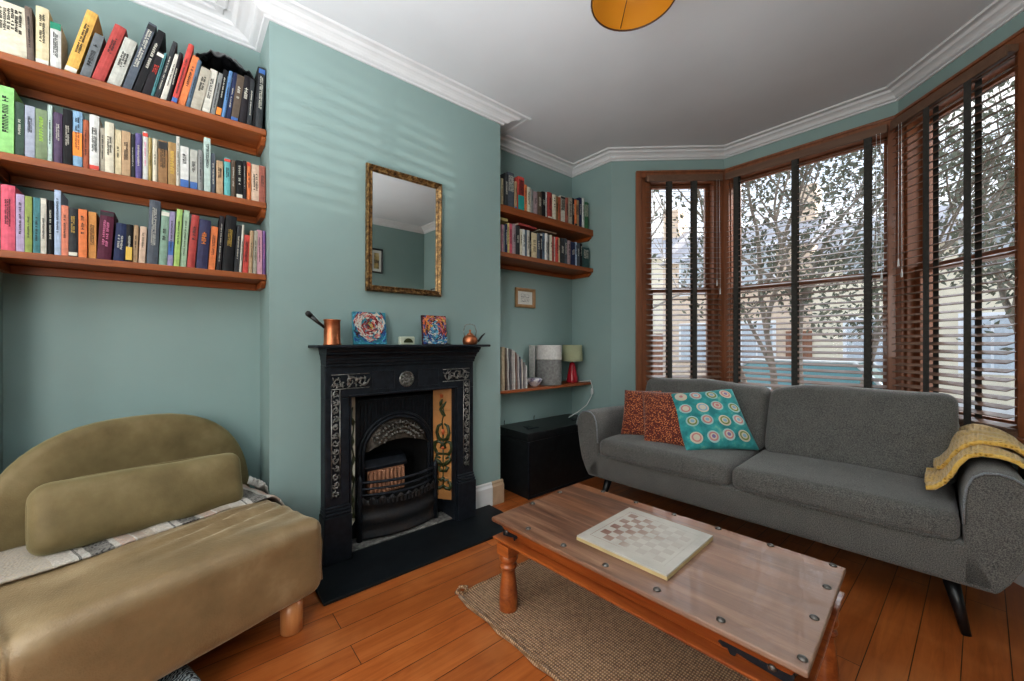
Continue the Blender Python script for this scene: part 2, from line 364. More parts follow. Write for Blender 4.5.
  (2.911, 0.0611, 0.245, 0, (0.06, 0.22, 0.1), 'dark green book at the shelf end, beside the white one, upper right shelf'),
 ],
 'R2': [
  (1.821, 0.0242, 0.201, 0, (0.7, 0.5, 0.36), 'peach patterned paperback, beside the rose one, lower right shelf'),
  (1.843, 0.0184, 0.204, 0, (0.72, 0.36, 0.45), 'thin rose book, between peach and grey ones, lower right shelf'),
  (1.863, 0.0155, 0.206, 0, (0.28, 0.29, 0.28), 'narrow grey book, between rose and navy ones, lower right shelf'),
  (1.887, 0.0204, 0.219, 0, (0.03, 0.045, 0.12), 'slim navy book, between grey and yellow ones, lower right shelf'),
  (1.907, 0.0175, 0.231, 0, (0.72, 0.62, 0.2), 'thin yellow and white book, between navy and pink ones, lower right shelf'),
  (1.932, 0.0223, 0.23, 0, (0.85, 0.12, 0.2), 'slim pink paperback, between yellow and mauve ones, lower right shelf'),
  (1.966, 0.031, 0.232, 0, (0.42, 0.3, 0.32), 'mauve paperback, between pink and charcoal ones, lower right shelf'),
  (2.007, 0.0388, 0.226, 0, (0.05, 0.055, 0.06), 'charcoal book, between mauve and cream ones, lower right shelf'),
  (2.033, 0.0223, 0.206, 0, (0.72, 0.66, 0.5), 'slim cream book, between charcoal and white ones, lower right shelf'),
  (2.061, 0.0242, 0.208, 0, (0.72, 0.72, 0.68), 'white paperback, between cream and steel ones, lower right shelf'),
  (2.082, 0.0175, 0.208, 0, (0.12, 0.19, 0.27), 'thin steel blue book, between white and ivory ones, lower right shelf'),
  (2.111, 0.0262, 0.211, 0, (0.66, 0.63, 0.54), 'ivory paperback, between steel and black ones, lower right shelf'),
  (2.131, 0.0165, 0.212, 0, (0.018, 0.018, 0.02), 'thin black book, between ivory and straw ones, lower right shelf'),
  (2.186, 0.0504, 0.199, 0, (0.72, 0.6, 0.36), 'wide straw paperback, between black and slate ones, lower right shelf'),
  (2.223, 0.033, 0.206, 0, (0.1, 0.12, 0.15), 'slate blue book, between straw and inky ones, lower right shelf'),
  (2.25, 0.0223, 0.213, 0, (0.03, 0.025, 0.03), 'inky black book, between slate and steel ones, lower right shelf'),
  (2.28, 0.0272, 0.22, 0, (0.12, 0.19, 0.27), 'steel grey paperback, between inky and white ones, lower right shelf'),
  (2.31, 0.0272, 0.219, 0, (0.72, 0.72, 0.68), 'white book, between steel and grey ones, lower right shelf'),
  (2.339, 0.0262, 0.217, 0, (0.28, 0.29, 0.28), 'grey book, between white and cream ones, lower right shelf'),
  (2.365, 0.0233, 0.217, 0, (0.72, 0.66, 0.5), 'cream book, between grey and red ones, lower right shelf'),
  (2.391, 0.0213, 0.208, 0, (0.48, 0.06, 0.05), 'red paperback, between cream and ivory ones, lower right shelf'),
  (2.411, 0.0155, 0.212, 0, (0.66, 0.63, 0.54), 'very thin ivory book, between red and scarlet ones, lower right shelf'),
  (2.438, 0.0243, 0.214, 0, (0.7, 0.07, 0.05), 'scarlet paperback, between ivory and straw ones, lower right shelf'),
  (2.467, 0.0242, 0.212, 0, (0.72, 0.6, 0.36), 'pale straw book, between scarlet and charcoal ones, lower right shelf'),
  (2.521, 0.0466, 0.217, 0, (0.05, 0.055, 0.06), 'charcoal hardback, between straw and slate ones, lower right shelf'),
  (2.556, 0.0291, 0.22, 0, (0.1, 0.12, 0.15), 'slate paperback, between charcoal and mauve ones, lower right shelf'),
  (2.592, 0.031, 0.208, 0, (0.42, 0.3, 0.32), 'mauve grey paperback, between slate and navy ones, lower right shelf'),
  (2.652, 0.0495, 0.202, 0, (0.03, 0.045, 0.12), 'dark navy book, between mauve and ice ones, lower right shelf'),
  (2.681, 0.0242, 0.21, 0, (0.45, 0.58, 0.78), 'thin ice blue book, between navy and slate ones, lower right shelf'),
  (2.722, 0.0349, 0.209, 0, (0.1, 0.12, 0.15), 'slate grey book, between ice and black ones, lower right shelf'),
  (2.754, 0.0262, 0.209, 0, (0.018, 0.018, 0.02), 'slim black book, between slate and forest ones, lower right shelf'),
  (2.844, 0.0824, 0.181, 0, (0.05, 0.12, 0.12), 'wide dark green grey book at the end, beside the black one, lower right shelf'),
 ],
}
# ------------------------------------------------------------------ palette
def wall_paint():
    m=Mat('teal_wall_paint'); v=m.mp(); f=m.noise(v,1.3,4); g=m.noise(v,90,2)
    m.set(color=m.ramp(f,[(.3,(.238,.325,.312)),(.7,(.265,.357,.342))]),rough=.62,spec=.3); m.bump(g,.05,.002); return m.m
M_wall=wall_paint()
M_ceil=plain('ceiling_paint',(.60,.61,.63),.9,var=.03,scale=2)
M_corn=plain('cornice_plaster',(.60,.60,.61),.8,var=.04,scale=6)
M_skirt=plain('white_skirting_paint',(.62,.63,.63),.5,var=.04)
M_bare=plain('bare_skirting_wood',(.42,.30,.20),.7,var=.1)
M_shelf=wood('orange_stained_shelf_wood',(.17,.042,.009),(.42,.125,.026),1,1,.45)
M_trimw=wood('window_trim_wood',(.16,.060,.027),(.33,.125,.055),2,1,.42)
M_blind=wood('blind_slat_wood',(.11,.060,.038),(.20,.115,.075),0,1,.5,.05)
M_tape=plain('dark_ladder_tape',(.05,.048,.043),.9,var=.2,scale=60)
M_iron=plain('blackened_cast_iron',(.016,.020,.027),.42,metal=.2,var=.35,scale=30,bump=.25,spec=.4)
M_relief=plain('polished_iron_relief',(.26,.255,.24),.28,metal=.85,var=.5,scale=60)
M_hood=plain('heat_browned_iron',(.06,.048,.038),.5,metal=.5,var=.7,scale=40,bump=.6)
M_apron=Mat('rust_tinged_iron'); _f=M_apron.noise(M_apron.mp(),16,5,.7); M_apron.set(color=M_apron.ramp(_f,[(.42,(.016,.018,.022)),(.62,(.035,.026,.022)),(.75,(.11,.045,.028))]),rough=.6,metal=.1); M_apron.bump(_f,.5,.006); M_apron=M_apron.m
M_slate=Mat('black_slate_hearth'); 
_f=M_slate.noise(M_slate.mp(),7,6,.7); M_slate.set(color=M_slate.ramp(_f,[(.3,(.006,.008,.010)),(.68,(.014,.018,.021)),(.82,(.05,.055,.058))]),rough=.5,spec=.25); M_slate.bump(_f,.15,.004); M_slate=M_slate.m
M_gold=Mat('worn_gilt'); _v=M_gold.mp((1,1,1)); _f=M_gold.noise(_v,45,4,.7)
M_gold.set(color=M_gold.ramp(_f,[(.35,(.03,.015,.006)),(.52,(.20,.115,.045)),(.7,(.48,.33,.15))]),rough=.4,metal=.6); M_gold.bump(_f,.5,.004); M_gold=M_gold.m
M_black=plain('black_gloss_paint',(.006,.006,.007),.3,var=.3)
M_legblack=plain('black_lacquer',(.010,.010,.011),.35,var=.2)
M_copper=Mat('aged_copper'); _f=M_copper.noise(M_copper.mp(),14,4)
M_copper.set(color=M_copper.ramp(_f,[(.35,(.30,.10,.045)),(.65,(.55,.22,.11))]),rough=.36,metal=.85); M_copper=M_copper.m
M_page=plain('paper_page_edges',(.60,.54,.42),.9,var=.08,scale=200)
M_glass=Mat('window_glass'); M_glass.set(color=(.9,.95,.95),rough=.0,alpha=.05,spec=.5); M_glass=M_glass.m

def floor_mat():
    m=Mat('warm_oak_floorboards')
    br=m.n('TexBrick'); v=m.mp((1,1,1),(0,0,PI/2)); m.l(v,br.inputs['Vector'])
    br.offset=.37; br.inputs['Scale'].default_value=1; br.inputs['Brick Width'].default_value=1.35; br.inputs['Row Height'].default_value=.115
    br.inputs['Mortar Size'].default_value=.0016; br.inputs['Mortar Smooth'].default_value=.2
    br.inputs['Color1'].default_value=(0,0,0,1); br.inputs['Color2'].default_value=(1,1,1,1); br.inputs['Mortar'].default_value=(.5,.5,.5,1)
    sep=m.n('SeparateColor'); m.l(br.outputs['Color'],sep.inputs[0]); idv=sep.outputs[0]
    # grain stretched along the boards, shifted per board
    cmb=m.n('CombineXYZ'); m.l(m.math('MULTIPLY',idv,17.3),cmb.inputs[2])
    add=m.n('VectorMath',operation='ADD'); m.l(m.mp((22,1.6,1)),add.inputs[0]); m.l(cmb.outputs[0],add.inputs[1])
    g=m.noise(add.outputs[0],1.5,6,.65,.8); g2=m.noise(m.mp((1,1,1)),3.5,3)
    c=m.ramp(g,[(.25,(.25,.062,.014)),(.5,(.42,.125,.030)),(.75,(.55,.19,.052))])
    c=m.mix(m.math('MULTIPLY',idv,.42),c,(.24,.075,.022))
    c=m.mix(m.ramp(g2,[(.5,0.),(.75,.45)]),c,(.58,.24,.08))
    c=m.mix(br.outputs['Fac'],c,(.05,.018,.008))
    m.set(color=c,rough=m.ramp(g,[(.3,.28),(.7,.42)]),coat=.15); m.bump(m.math('SUBTRACT',m.math('MULTIPLY',g,.2),br.outputs['Fac']),.25,.004); return m.m
M_floor=floor_mat()

# ------------------------------------------------------------------ room shell
CZ=2.785
BA=[(.164,2.868),(.809,3.57),(1.883,3.57),(2.528,2.868)]
XR=3.30; YB=-2.3; XB=-.285; CY0=.339; CY1=1.771; YE=2.868; AY0=-.535; NX=-.09
g=G(); g.prism([(-.9,YB-.1),(XR+.1,YB-.1),(XR+.1,YE+.12),(2.6,YE+.12),(1.95,3.72),(.74,3.72),(.1,YE+.12),(-.9,YE+.12)],-.12,0); struct(g.build('floor',M_floor))
g=G(); g.prism([(-.9,YB-.1),(XR+.1,YB-.1),(XR+.1,YE+.12),(2.6,YE+.12),(1.95,3.72),(.74,3.72),(.1,YE+.12),(-.9,YE+.12)],CZ,CZ+.12); struct(g.build('ceiling',M_ceil))
g=G(); g.box(XB-.12,XB,AY0-.1,YE+.1,0,CZ); struct(g.build('wall_left',M_wall)); g=G(); g.box(XB-.12,NX,YB,AY0,0,CZ); struct(g.build('wall_left_pier',M_wall))
# chimney breast with the fire opening left out
g=G(); ox0,ox1,oz=.70,1.345,.87
g.box(XB,0,CY0,ox0,0,CZ); g.box(XB,0,ox1,CY1,0,CZ); g.box(XB,0,ox0,ox1,oz,CZ); struct(g.build('wall_chimney_breast',M_wall))
g=G(); g.box(XB-.12,BA[0][0],YE,YE+.12,0,CZ); g.box(BA[3][0],XR+.12,YE,YE+.12,0,CZ); struct(g.build('wall_far',M_wall))
g=G(); g.box(XR,XR+.12,YB,YE,0,CZ); struct(g.build('wall_right',M_wall))
g=G(); g.box(XB,XR,YB-.12,YB,0,CZ); struct(g.build('wall_back',M_wall))

ZS,ZT=.70,2.61      # sill, top of window trim
class Side:
    def __init__(s,a,b):
        s.a=Vector((*a,0)); d=Vector((b[0]-a[0],b[1]-a[1],0)); s.L=d.length; s.e=d.normalized(); s.o=Vector((-s.e.y,s.e.x,0))
        s.M=Matrix(((s.e.x,s.o.x,0,s.a.x),(s.e.y,s.o.y,0,s.a.y),(0,0,1,0),(0,0,0,1)))
    def s_of(s,x,y): return (Vector((x,y,0))-s.a).dot(s.e)
SD=[Side(BA[0],BA[1]),Side(BA[1],BA[2]),Side(BA[2],BA[3])]
g=G()
for S in SD:
    g.M=S.M; a_=.22 if S is SD[0] else -.02; b_=S.L-.22 if S is SD[2] else S.L+.02; g.box(a_,b_,0,.13,0,ZS-.03); g.box(a_,b_,0,.13,ZT-.03,CZ)
g.M=SD[0].M; g.box(0,.22,0,.13,0,CZ); g.M=SD[2].M; g.box(SD[2].L-.22,SD[2].L,0,.13,0,CZ)
struct(g.build('wall_bay',M_wall))

def window(i,S,s0,s1,g0,g1):
    """s0..s1 outer trim, g0..g1 sash opening"""
    root=empty('window_%d'%i); struct(root)
    g=G(); g.M=S.M
    # architrave, jamb posts, head, sill
    g.box(s0,s0+.05,-.022,.0,ZS,ZT); g.box(s1-.05,s1,-.022,0,ZS,ZT)
    g.box(s0,s1,-.024,.0,ZT-.05,ZT); g.box(s0,s1,-.034,-.0,ZT-.012,ZT+.006)
    g.box(s0,g0,0,.15,ZS,ZT-.03); g.box(g1,s1,0,.15,ZS,ZT-.03); g.box(s0,s1,0,.15,ZT-.075,ZT-.028)
    g.build('window_frame',M_trimw,root,bevel=.004)
    g=G(); g.M=S.M; g.box(s0-.01,s1+.01,-.05,.14,ZS-.035,ZS); g.build('window_sill',M_trimw,root,bevel=.005)
    zm=1.605; w=.035
    for nm,za,zb,d in (('upper_sash',zm-.02,ZT-.075,.085),('lower_sash',ZS,zm+.02,.045)):
        g=G(); g.M=S.M
        g.box(g0,g0+w,d,d+.035,za,zb); g.box(g1-w,g1,d,d+.035,za,zb); g.box(g0,g1,d,d+.035,zb-(.04 if nm[0]=='l' else .03),zb); g.box(g0,g1,d,d+.035,za,za+(.04 if nm[0]=='u' else .06))
        o=g.build(nm,M_trimw,root,bevel=.003)
        g=G(); g.M=S.M; g.box(g0+w,g1-w,d+.015,d+.019,za+.03,zb-.03); g.build('glass_pane',M_glass,o)
    return root
L0=SD[0].L; L1=SD[1].L; L2=SD[2].L
window(1,SD[0],.205,L0-.0,.335,L0-.085)
window(2,SD[1],.0,L1,.06,L1-.045)
window(3,SD[2],0,L2-.205,.065,L2-.29)

# venetian blinds, one to each window
def blind(S,s0,s1,tapes,zb,label,ztop=2.535):
    root=empty('venetian_blind',label=label,cat='blind')
    rd=random.Random(int(s0*100)+len(tapes)*7+int(S.L*10))
    g=G(); g.M=S.M; g.box(s0,s1,-.085,-.075,ztop-.035,ztop+.02); g.box(s0,s1,-.075,-.03,ztop-.015,ztop+.02); g.build('headrail',M_blind,root,bevel=.002)
    g=G(); pitch=.0435; n=int((ztop-.03-zb-.03)/pitch); t=R_(19); hw=.023
    for k in range(n+1):
        z=zb+.035+k*pitch; c=-.055+rd.uniform(-.001,.001); tt=t+rd.uniform(-.03,.03)
        dy,dz=hw*math.cos(tt),hw*math.sin(tt); th=.0017
        g.M=S.M
        g.add([(s0+.004,c-dy,z-dz-th),(s1-.004,c-dy,z-dz-th),(s1-.004,c+dy,z+dz-th),(s0+.004,c+dy,z+dz-th),
               (s0+.004,c-dy,z-dz+th),(s1-.004,c-dy,z-dz+th),(s1-.004,c+dy,z+dz+th),(s0+.004,c+dy,z+dz+th)],
              [(0,3,2,1),(4,5,6,7),(0,1,5,4),(1,2,6,5),(2,3,7,6),(3,0,4,7)])
    g.build('slats',M_blind,root)
    g=G(); g.M=S.M
    g.box(s0+.002,s1-.002,-.082,-.03,zb-.008,zb+.010)
    for q in range(3): g.box(s0+.002,s1-.002,-.081,-.03,zb+.011+q*.005,zb+.014+q*.005)
    g.build('bottom_rail',M_blind,root,bevel=.002)
    for s in tapes:
        g=G(); g.M=S.M
        g.box(s-.019,s+.019,-.0835,-.0815,zb-.006,ztop-.02); g.box(s-.017,s+.017,-.0335,-.0315,zb-.006,ztop-.02)
        g.build('ladder_tape',M_tape,root)
    sd=s0+.07 if S is SD[2] else s1-.05
    g=G(); g.M=S.M
    for k,(dx,zz) in enumerate(((0,1.62),(.02,1.55))): g.tube([(sd+dx,-.089,ztop-.03),(sd+dx*1.3,-.091,zz+.05)],.0013,5); g.lathe([(.002,.05),(.005,.03),(.006,0),(.001,-.003)],(sd+dx*1.3,-.091,zz),10)
    g.build('pull_cords',M_skirt,root)
    return root
s=SD[0].s_of; blind(SD[0],s(.335,3.09),L0-.05,[s(.486,3.226)-.012,s(.639,3.379)-.022],.735,'wooden venetian blind with two dark tapes on the narrow left window of the bay')
blind(SD[1],.045,L1-.045,[.921-.795,1.325-.797,1.722-.787],.735,'wide wooden venetian blind with three dark tapes on the middle window of the bay')
s=SD[2].s_of; blind(SD[2],.05,s(2.345,3.065)+.03,[s(2.048,3.39)+.055,s(2.19,3.236)+.08],.715,'wooden venetian blind on the right window of the bay behind the yellow throw')

# cornice swept along the wall line (profile: distance out, height below ceiling)
def cornice(i,path,prof,mats=M_corn):
    """path: list of (x,y,(nx,ny)) with the mitre vector for each corner"""
    g=G(); n=len(prof); vs=[]
    for x,y,(mx,my) in path:
        for d,z in prof: vs.append((x+mx*d,y+my*d,z))
    fs=[(a*n+k,a*n+k+1,(a+1)*n+k+1,(a+1)*n+k) for a in range(len(path)-1) for k in range(n-1)]
    g.add(vs,fs); g.v=g.v; return struct(g.build('trim_%d'%i,mats))
prof=[(.0,2.714),(.011,2.714),(.013,2.724),(.024,2.727),(.029,2.731),(.031,2.739),(.040,2.749),(.054,2.757),(.062,2.7585),(.066,2.763),(.071,2.772),(.083,2.776),(.088,2.7765),(.090,2.773),(.104,2.773),(.108,2.779),(.108,CZ+.001)]
def mitre(p,q,r):
    """p->q->r, room on the right-hand side"""
    def nrm(a,b):
        d=Vector((b[0]-a[0],b[1]-a[1])).normalized(); return Vector((d.y,-d.x))
    a=nrm(p,q); b=nrm(q,r); m=a+b; m/=m.dot(a); return tuple(m)
pts=[(XB,YB),(XB,AY0)]
P_=[(NX,YB),(NX,AY0),(XB,AY0),(XB,CY0),(0,CY0),(0,CY1),(XB,CY1),(XB,YE)]+[BA[0],BA[1],BA[2],BA[3],(XR,YE),(XR,YB)]
def mp_(k):
    m=mitre(P_[k-1],P_[k],P_[(k+1)%len(P_)])
    if k in (3,4): m=(m[0],m[1]*1.9)
    if k in (5,6): m=(m[0],m[1]*1.9)
    return m
n_=len(P_)
cor=[(P_[0][0],P_[0][1],(1,0))]+[(P_[k][0],P_[k][1],mp_(k)) for k in range(1,n_-1)]+[(XR,YB,(-1,0))]
cornice(1,cor,prof)
# a raised run of moulding further out on the ceiling over the left alcove
g=G()
for a in (0,.05,.085):
    g.box(XB+.13+a,XB+.15+a,AY0+.12,CY0-.14-a*.3,CZ-.014+a*.05,CZ+.001); g.box(XB+.13,XB+.26-a*.1,CY0-.17-a*.4,CY0-.155-a*.4,CZ-.014+a*.05,CZ+.001)
struct(g.build('trim_2',M_corn,bevel=.004))

# skirting
def skirt(name,pts,h=.15,t=.018,mat=M_skirt):
    g=G()
    for (x0,y0),(x1,y1) in pts:
        d=Vector((x1-x0,y1-y0)); L=d.length; d.normalize(); o=Vector((d.y,-d.x))
        g.M=Matrix(((d.x,o.x,0,x0),(d.y,o.y,0,y0),(0,0,1,0),(0,0,0,1)))
        g.prism([(0,0),(t,0),(t,h-.035),(t*.6,h-.02),(t*.6,h-.008),(0,h)],0,L,'x')
    return struct(g.build(name,mat,bevel=.002))
skirt('baseboard_left',[((NX,YB),(NX,AY0)),((XB,AY0),(XB,CY0)),((0,CY0),(0,.50))])
skirt('baseboard_chimney',[((0,1.495),(0,1.69))],.165)
skirt('baseboard_chimney_end',[((0,1.69),(0,1.79))],.165,.022,M_bare)
skirt('baseboard_alcove',[((XB,CY1),(XB,YE)),((XB,YE),BA[0])])
skirt('baseboard_bay',[(BA[0],BA[1]),(BA[1],BA[2]),(BA[2],BA[3])],.17)
skirt('baseboard_right',[(BA[3],(XR,YE)),((XR,YE),(XR,YB))])

# ------------------------------------------------------------------ wall shelves
def wall_shelf(y0,y1,xf,zt,label,th=.028,side=(True,True),back=True,xb=XB):
    root=empty('wall_shelf',(xb,(y0+y1)/2,zt-th),label=label,cat='shelf'); off=Matrix.Translation((-xb,-(y0+y1)/2,-(zt-th)))
    g=G(); g.M=off; g.box(xb+.002,xf,y0+.002,y1-.002,zt-th,zt); g.build('shelf_board',M_shelf,root,bevel=.003)
    if back: g=G(); g.M=off; g.box(xb+.002,xb+.022,y0+.022,y1-.022,zt-th-.035,zt-th-.001); g.build('batten',M_shelf,root,bevel=.002)
    for k,yy in ((0,y0+.001),(1,y1-.021)):
        if side[k]:
            g=G(); g.M=off; g.prism([(xb+.002,zt-th-.035),(xf-.05,zt-th-.035),(xf-.02,zt-th-.012),(xf-.02,zt-th-.001),(xb+.002,zt-th-.001)],yy,yy+.02,'y'); g.build('batten',M_shelf,root,bevel=.002)
    return root
wall_shelf(AY0,CY0,-.07,2.21,'top orange wood shelf in the alcove left of the fireplace')
wall_shelf(AY0,CY0,-.07,1.845,'middle orange wood shelf in the alcove left of the fireplace')
wall_shelf(AY0,CY0,-.07,1.487,'lowest orange wood bookshelf in the alcove left of the fireplace')
wall_shelf(CY1,YE,-.03,2.16,'upper orange bookshelf in the alcove right of the fireplace',.055)
wall_shelf(CY1,YE,-.03,1.813,'lower orange bookshelf above the small picture right of the fireplace',.035)
wall_shelf(CY1,YE,-.05,.787,'narrow orange shelf above the black trunk carrying a red lamp',.022,side=(False,False))

# ------------------------------------------------------------------ books
_bm={}
def bookmat(c):
    k=tuple(c)
    if k not in _bm:
        _bm[k]=plain('book_cover_%d'%len(_bm),tuple(.80*(v*.84+.16*(.3*c[0]+.6*c[1]+.1*c[2])) for v in c),.6,var=.16,scale=50,spec=.25)
    return _bm[k]
M_ink=plain('dark_ink',(.02,.02,.022),.6); M_foil=plain('pale_print',(.62,.60,.52),.6); M_goldink=plain('gold_print',(.62,.42,.08),.5)
M_redink=plain('red_print',(.55,.06,.04),.6); M_bluei=plain('blue_print',(.05,.13,.35),.6); M_orangei=plain('orange_print',(.8,.25,.04),.6); M_greeni=plain('green_print',(.35,.6,.08),.6); M_pinki=plain('pink_print',(.65,.2,.35),.6); M_greenhead=plain('green_band',(.02,.20,.12),.6); M_teali=plain('teal_band',(.02,.28,.25),.6)
def glyphs(g,w,z0,z1,rows,rd,x=.0012,yc=0,size=.55):
    """rows of small letter-like strokes running up the spine"""
    rw=w*size/rows
    for r in range(rows):
        yb=yc-w*size/2+r*rw; z=z0+rd.uniform(0,.008); ch=min(.011,max(.004,rw*.8))
        while z<z1-ch:
            if rd.random()<.15: z+=ch*.8; continue
            k=rd.randint(0,3); a=ch*.24; ya,yb2=yb+rw*.12,yb+rw*.88
            g.box(0,x,ya,yb2,z,z+a)
            if k in (0,2): g.box(0,x,ya,ya+rw*.22,z,z+ch*.75)
            if k in (1,2): g.box(0,x,ya,yb2,z+ch*.5,z+ch*.5+a)
            if k in (0,3): g.box(0,x,(ya+yb2)/2-rw*.1,(ya+yb2)/2+rw*.1,z,z+ch*.75)
            z+=ch*1.05
def make_book(name,Y1,w,h,lean,c,label,X,Z,depth,group,i):
    rd=random.Random(i*13+5); lum=.3*c[0]+.6*c[1]+.1*c[2]
    root=None
    g=G(); th=.0022 if 'paperback' not in label else .0012; nseg=4
    d=min(depth,h*.66)
    hard='hardback' in label or rd.random()<.3
    # spine (slightly rounded) with two boards
    poly=[]; bul=.004 if hard else .0015
    for k in range(nseg+1):
        a=k/nseg; poly.append((bul*math.sin(PI*a),-w*a))
    inn=[(-.003,-w+th),(-.003,-th)]
    P=[( -d,0)]+poly+[(-d,-w),(-d,-w+th)]+inn+[(-d,-th)]
    g.prism(P,0,h,'z',cap=False)
    # caps by quads: boards + spine edge
    for z in (0,h):
        fs=[]; vs=[(p[0],p[1],z) for p in ((-d,0),(0,0),(0,-th),(-d,-th),(-d,-w),(0,-w),(0,-w+th),(-d,-w+th),(-.003,-th),(-.003,-w+th))]
        g.add(vs,[(0,1,2,3),(4,5,6,7),(2,8,9,6)])
    root=g.build(name,bookmat(c))
    root.location=(X-rd.uniform(0,.012),Y1,Z+.0005); root.rotation_euler=(-lean,0,0)
    tag(root,label,'book',group)
    g=G(); g.box(-d+.004,-.0031,-w+th,-th,.003,h-.003); g.build('page_block',M_page,root)
    # spine decoration
    ink=M_ink if lum>.16 else M_foil
    for key,mm in (('gold',M_goldink),('yellow lettering',M_goldink),('red lettering',M_redink),('purple',M_pinki),('orange flowers',M_orangei),('pink fl',M_pinki),('lime splash',M_greeni),('cream',M_foil)):
        if key in label.split(', ')[0] and not (key=='cream' and lum>.16): ink=mm
    if w>.009:
        g=G(); g.M=Matrix.Translation((bul*.9+.0002,-w/2,0))
        sz=.5
        if w>.05: glyphs(g,w,h*.45,h*.92,9,rd,size=.8)
        elif w>.022: glyphs(g,w,h*rd.uniform(.25,.5),h*rd.uniform(.7,.92),rd.choice((1,2,2,3)),rd,size=rd.uniform(.4,.6))
        else: glyphs(g,w,h*rd.uniform(.15,.4),h*rd.uniform(.65,.9),1,rd,size=rd.uniform(.3,.42))
        g.build('spine_lettering',ink,root)
    band=None; L0_=label.split(', ')[0]
    for key,mm,a,b in (('green head band',M_greenhead,.86,1),('coral lower half',M_orangei,.2,.62),('blue foot',M_bluei,0,.2),('white foot',M_foil,0,.12),('orange patch',M_orangei,.05,.2),('yellow patch',M_goldink,.05,.4),('teal foot',M_teali,0,.45),('dark head',M_ink,.8,.97),('blue and pink banded',M_bluei,.2,.45)):
        if key in L0_: band=(mm,a,b)
    if band is None and rd.random()<.18 and w>.012:
        a=rd.choice((.02,.9)); band=(rd.choice((M_foil,M_ink,M_redink,M_bluei)),a,a+.07)
    if band:
        g=G(); g.box(0,bul+.0006,-w+.0005,-.0005,h*band[1],h*band[2]); g.build('spine_band',band[0],root)
    return root
cfg=dict(L1=(-.085,2.21,.14,'books on the top left shelf'),L2=(-.085,1.845,.14,'books on the middle left shelf'),L3=(-.085,1.487,.14,'books on the bottom left shelf'),
 R1=(-.05,2.16,.13,'books on the upper right shelf'),R2=(-.05,1.813,.13,'books on the lower right shelf'))
cnt=0
for k,rows in BOOKS.items():
    X,Z,dp,grp=cfg[k]; ymax={'L':CY0,'R':YE}[k[0]]
    ys=[r[0] for r in rows]; ym=max(ys); y_lo=rows[0][0]
    for r in rows:
        cnt+=1; Y1=r[0]
        if k[0]=='R':
            Y1=y_lo+(Y1-y_lo)*(YE-.035-y_lo)/(ym-y_lo) if ym>YE-.035 else Y1
            w=r[1]*((YE-.035-y_lo)/(ym-y_lo) if ym>YE-.035 else 1)
        else: w=r[1]
        lim={'L1':.6,'L2':.33,'L3':.325,'R1':.5,'R2':.285}[k]
        h=min(r[2],lim)
        if k[0]=='L':
            Y1=min(Y1,CY0-.004-math.sin(r[3])*h if r[3]>.0 and Y1+math.sin(r[3])*h>CY0-.004 else CY0-.004)
        make_book('book',Y1,w,h,r[3],r[4],r[5],X,Z,dp,grp,cnt)
# books lying flat
def flat_book(loc,w,d,t,rz,c,label):
    g=G(); g.box(-w/2,w/2,-d/2,d/2,0,.002); g.box(-w/2,w/2,-d/2,d/2,t-.002,t); g.box(w/2-.002,w/2,-d/2,d/2,0,t)
    o=g.build('book',bookmat(c)); o.location=loc; o.rotation_euler=(0,0,rz); tag(o,label,'book','books lying flat on the lower right shelf books')
    g=G(); g.box(-w/2+.003,w/2-.002,-d/2+.003,d/2-.003,.002,t-.002); g.build('page_block',M_page,o)
flat_book((-.125,2.09,2.049),.13,.20,.018,.05,(.42,.06,.05),'red book lying flat on top of the upright books, lower right shelf')
flat_book((-.115,1.835,2.052),.11,.11,.022,0,(.62,.50,.16),'yellow book lying flat beside the chimney corner, lower right shelf')
flat_book((-.125,2.32,2.048),.13,.19,.013,-.04,(.30,.20,.12),'thin brown book lying flat next to the red flat one, lower right shelf')
# black bag thrown over the books
def bag(u,v):
    y=.06+.235*u; x=-.235+.16*v
    z=2.452+.085*math.sin(PI*min(1,u*1.02))**.6*math.sin(PI*(.12+.76*v))**.7
    if u>.5: z-=.03*(u-.5)
    z+=.016*noise.noise(Vector((x*30,y*22,1)))+.02*noise.noise(Vector((x*9,y*55,4)))
    return (x,y,z+.006)
g=G(); g.sheet(bag,30,18,.004)
M_bag=plain('black_plastic_bag',(.006,.006,.007),.28,var=.2)
tag(g.build('plastic_bag',M_bag),'crumpled black plastic bag lying on the books at the right of the top left shelf','bag')
def wp(o,root):
    """parent o (modelled in world coordinates) under root without moving it"""
    o.parent=root; o.matrix_parent_inverse=(Matrix.Translation(root.location)@Matrix.Rotation(root.rotation_euler.z,4,'Z')).inverted(); return o
# ------------------------------------------------------------------ fireplace
FC=1.025
fp=empty('cast_iron_fireplace',(0,FC,0),label='black cast iron Victorian fireplace with tiled cheeks on the chimney breast',cat='fireplace')
g=G()
g.box(.002,.190,.508,1.542,1.120,1.134)                      # shelf
shelf=[(.002,1.118),(.185,1.118),(.185,1.112),(.165,1.106),(.155,1.095),(.150,1.085),(.128,1.075),(.122,1.060),(.105,1.052),(.100,1.040),(.002,1.040)]
o=g.build('mantel_shelf',M_iron,bevel=.004); wp(o,fp)
g=G()
def moulded(y0,y1,pr):
    """profile (x,z) mitred round both ends"""
    vs=[];fs=[];n=len(pr)
    for (yy,sg) in ((y0,-1),(y1,1)):
        for x,z in pr: vs.append((x,yy+sg*(x-.085)*.22,z))
    fs=[(k,k+1,n+k+1,n+k) for k in range(n-1)]
    b=2*n
    for (yy,sg) in ((y0,-1),(y1,1)):
        for x,z in pr: vs.append((.002,yy+sg*(x-.085)*.22,z))
    for q in (0,1): fs+=[(q*n+k,b+q*n+k,b+q*n+k+1,q*n+k+1) for k in range(n-1)]
    return vs,fs
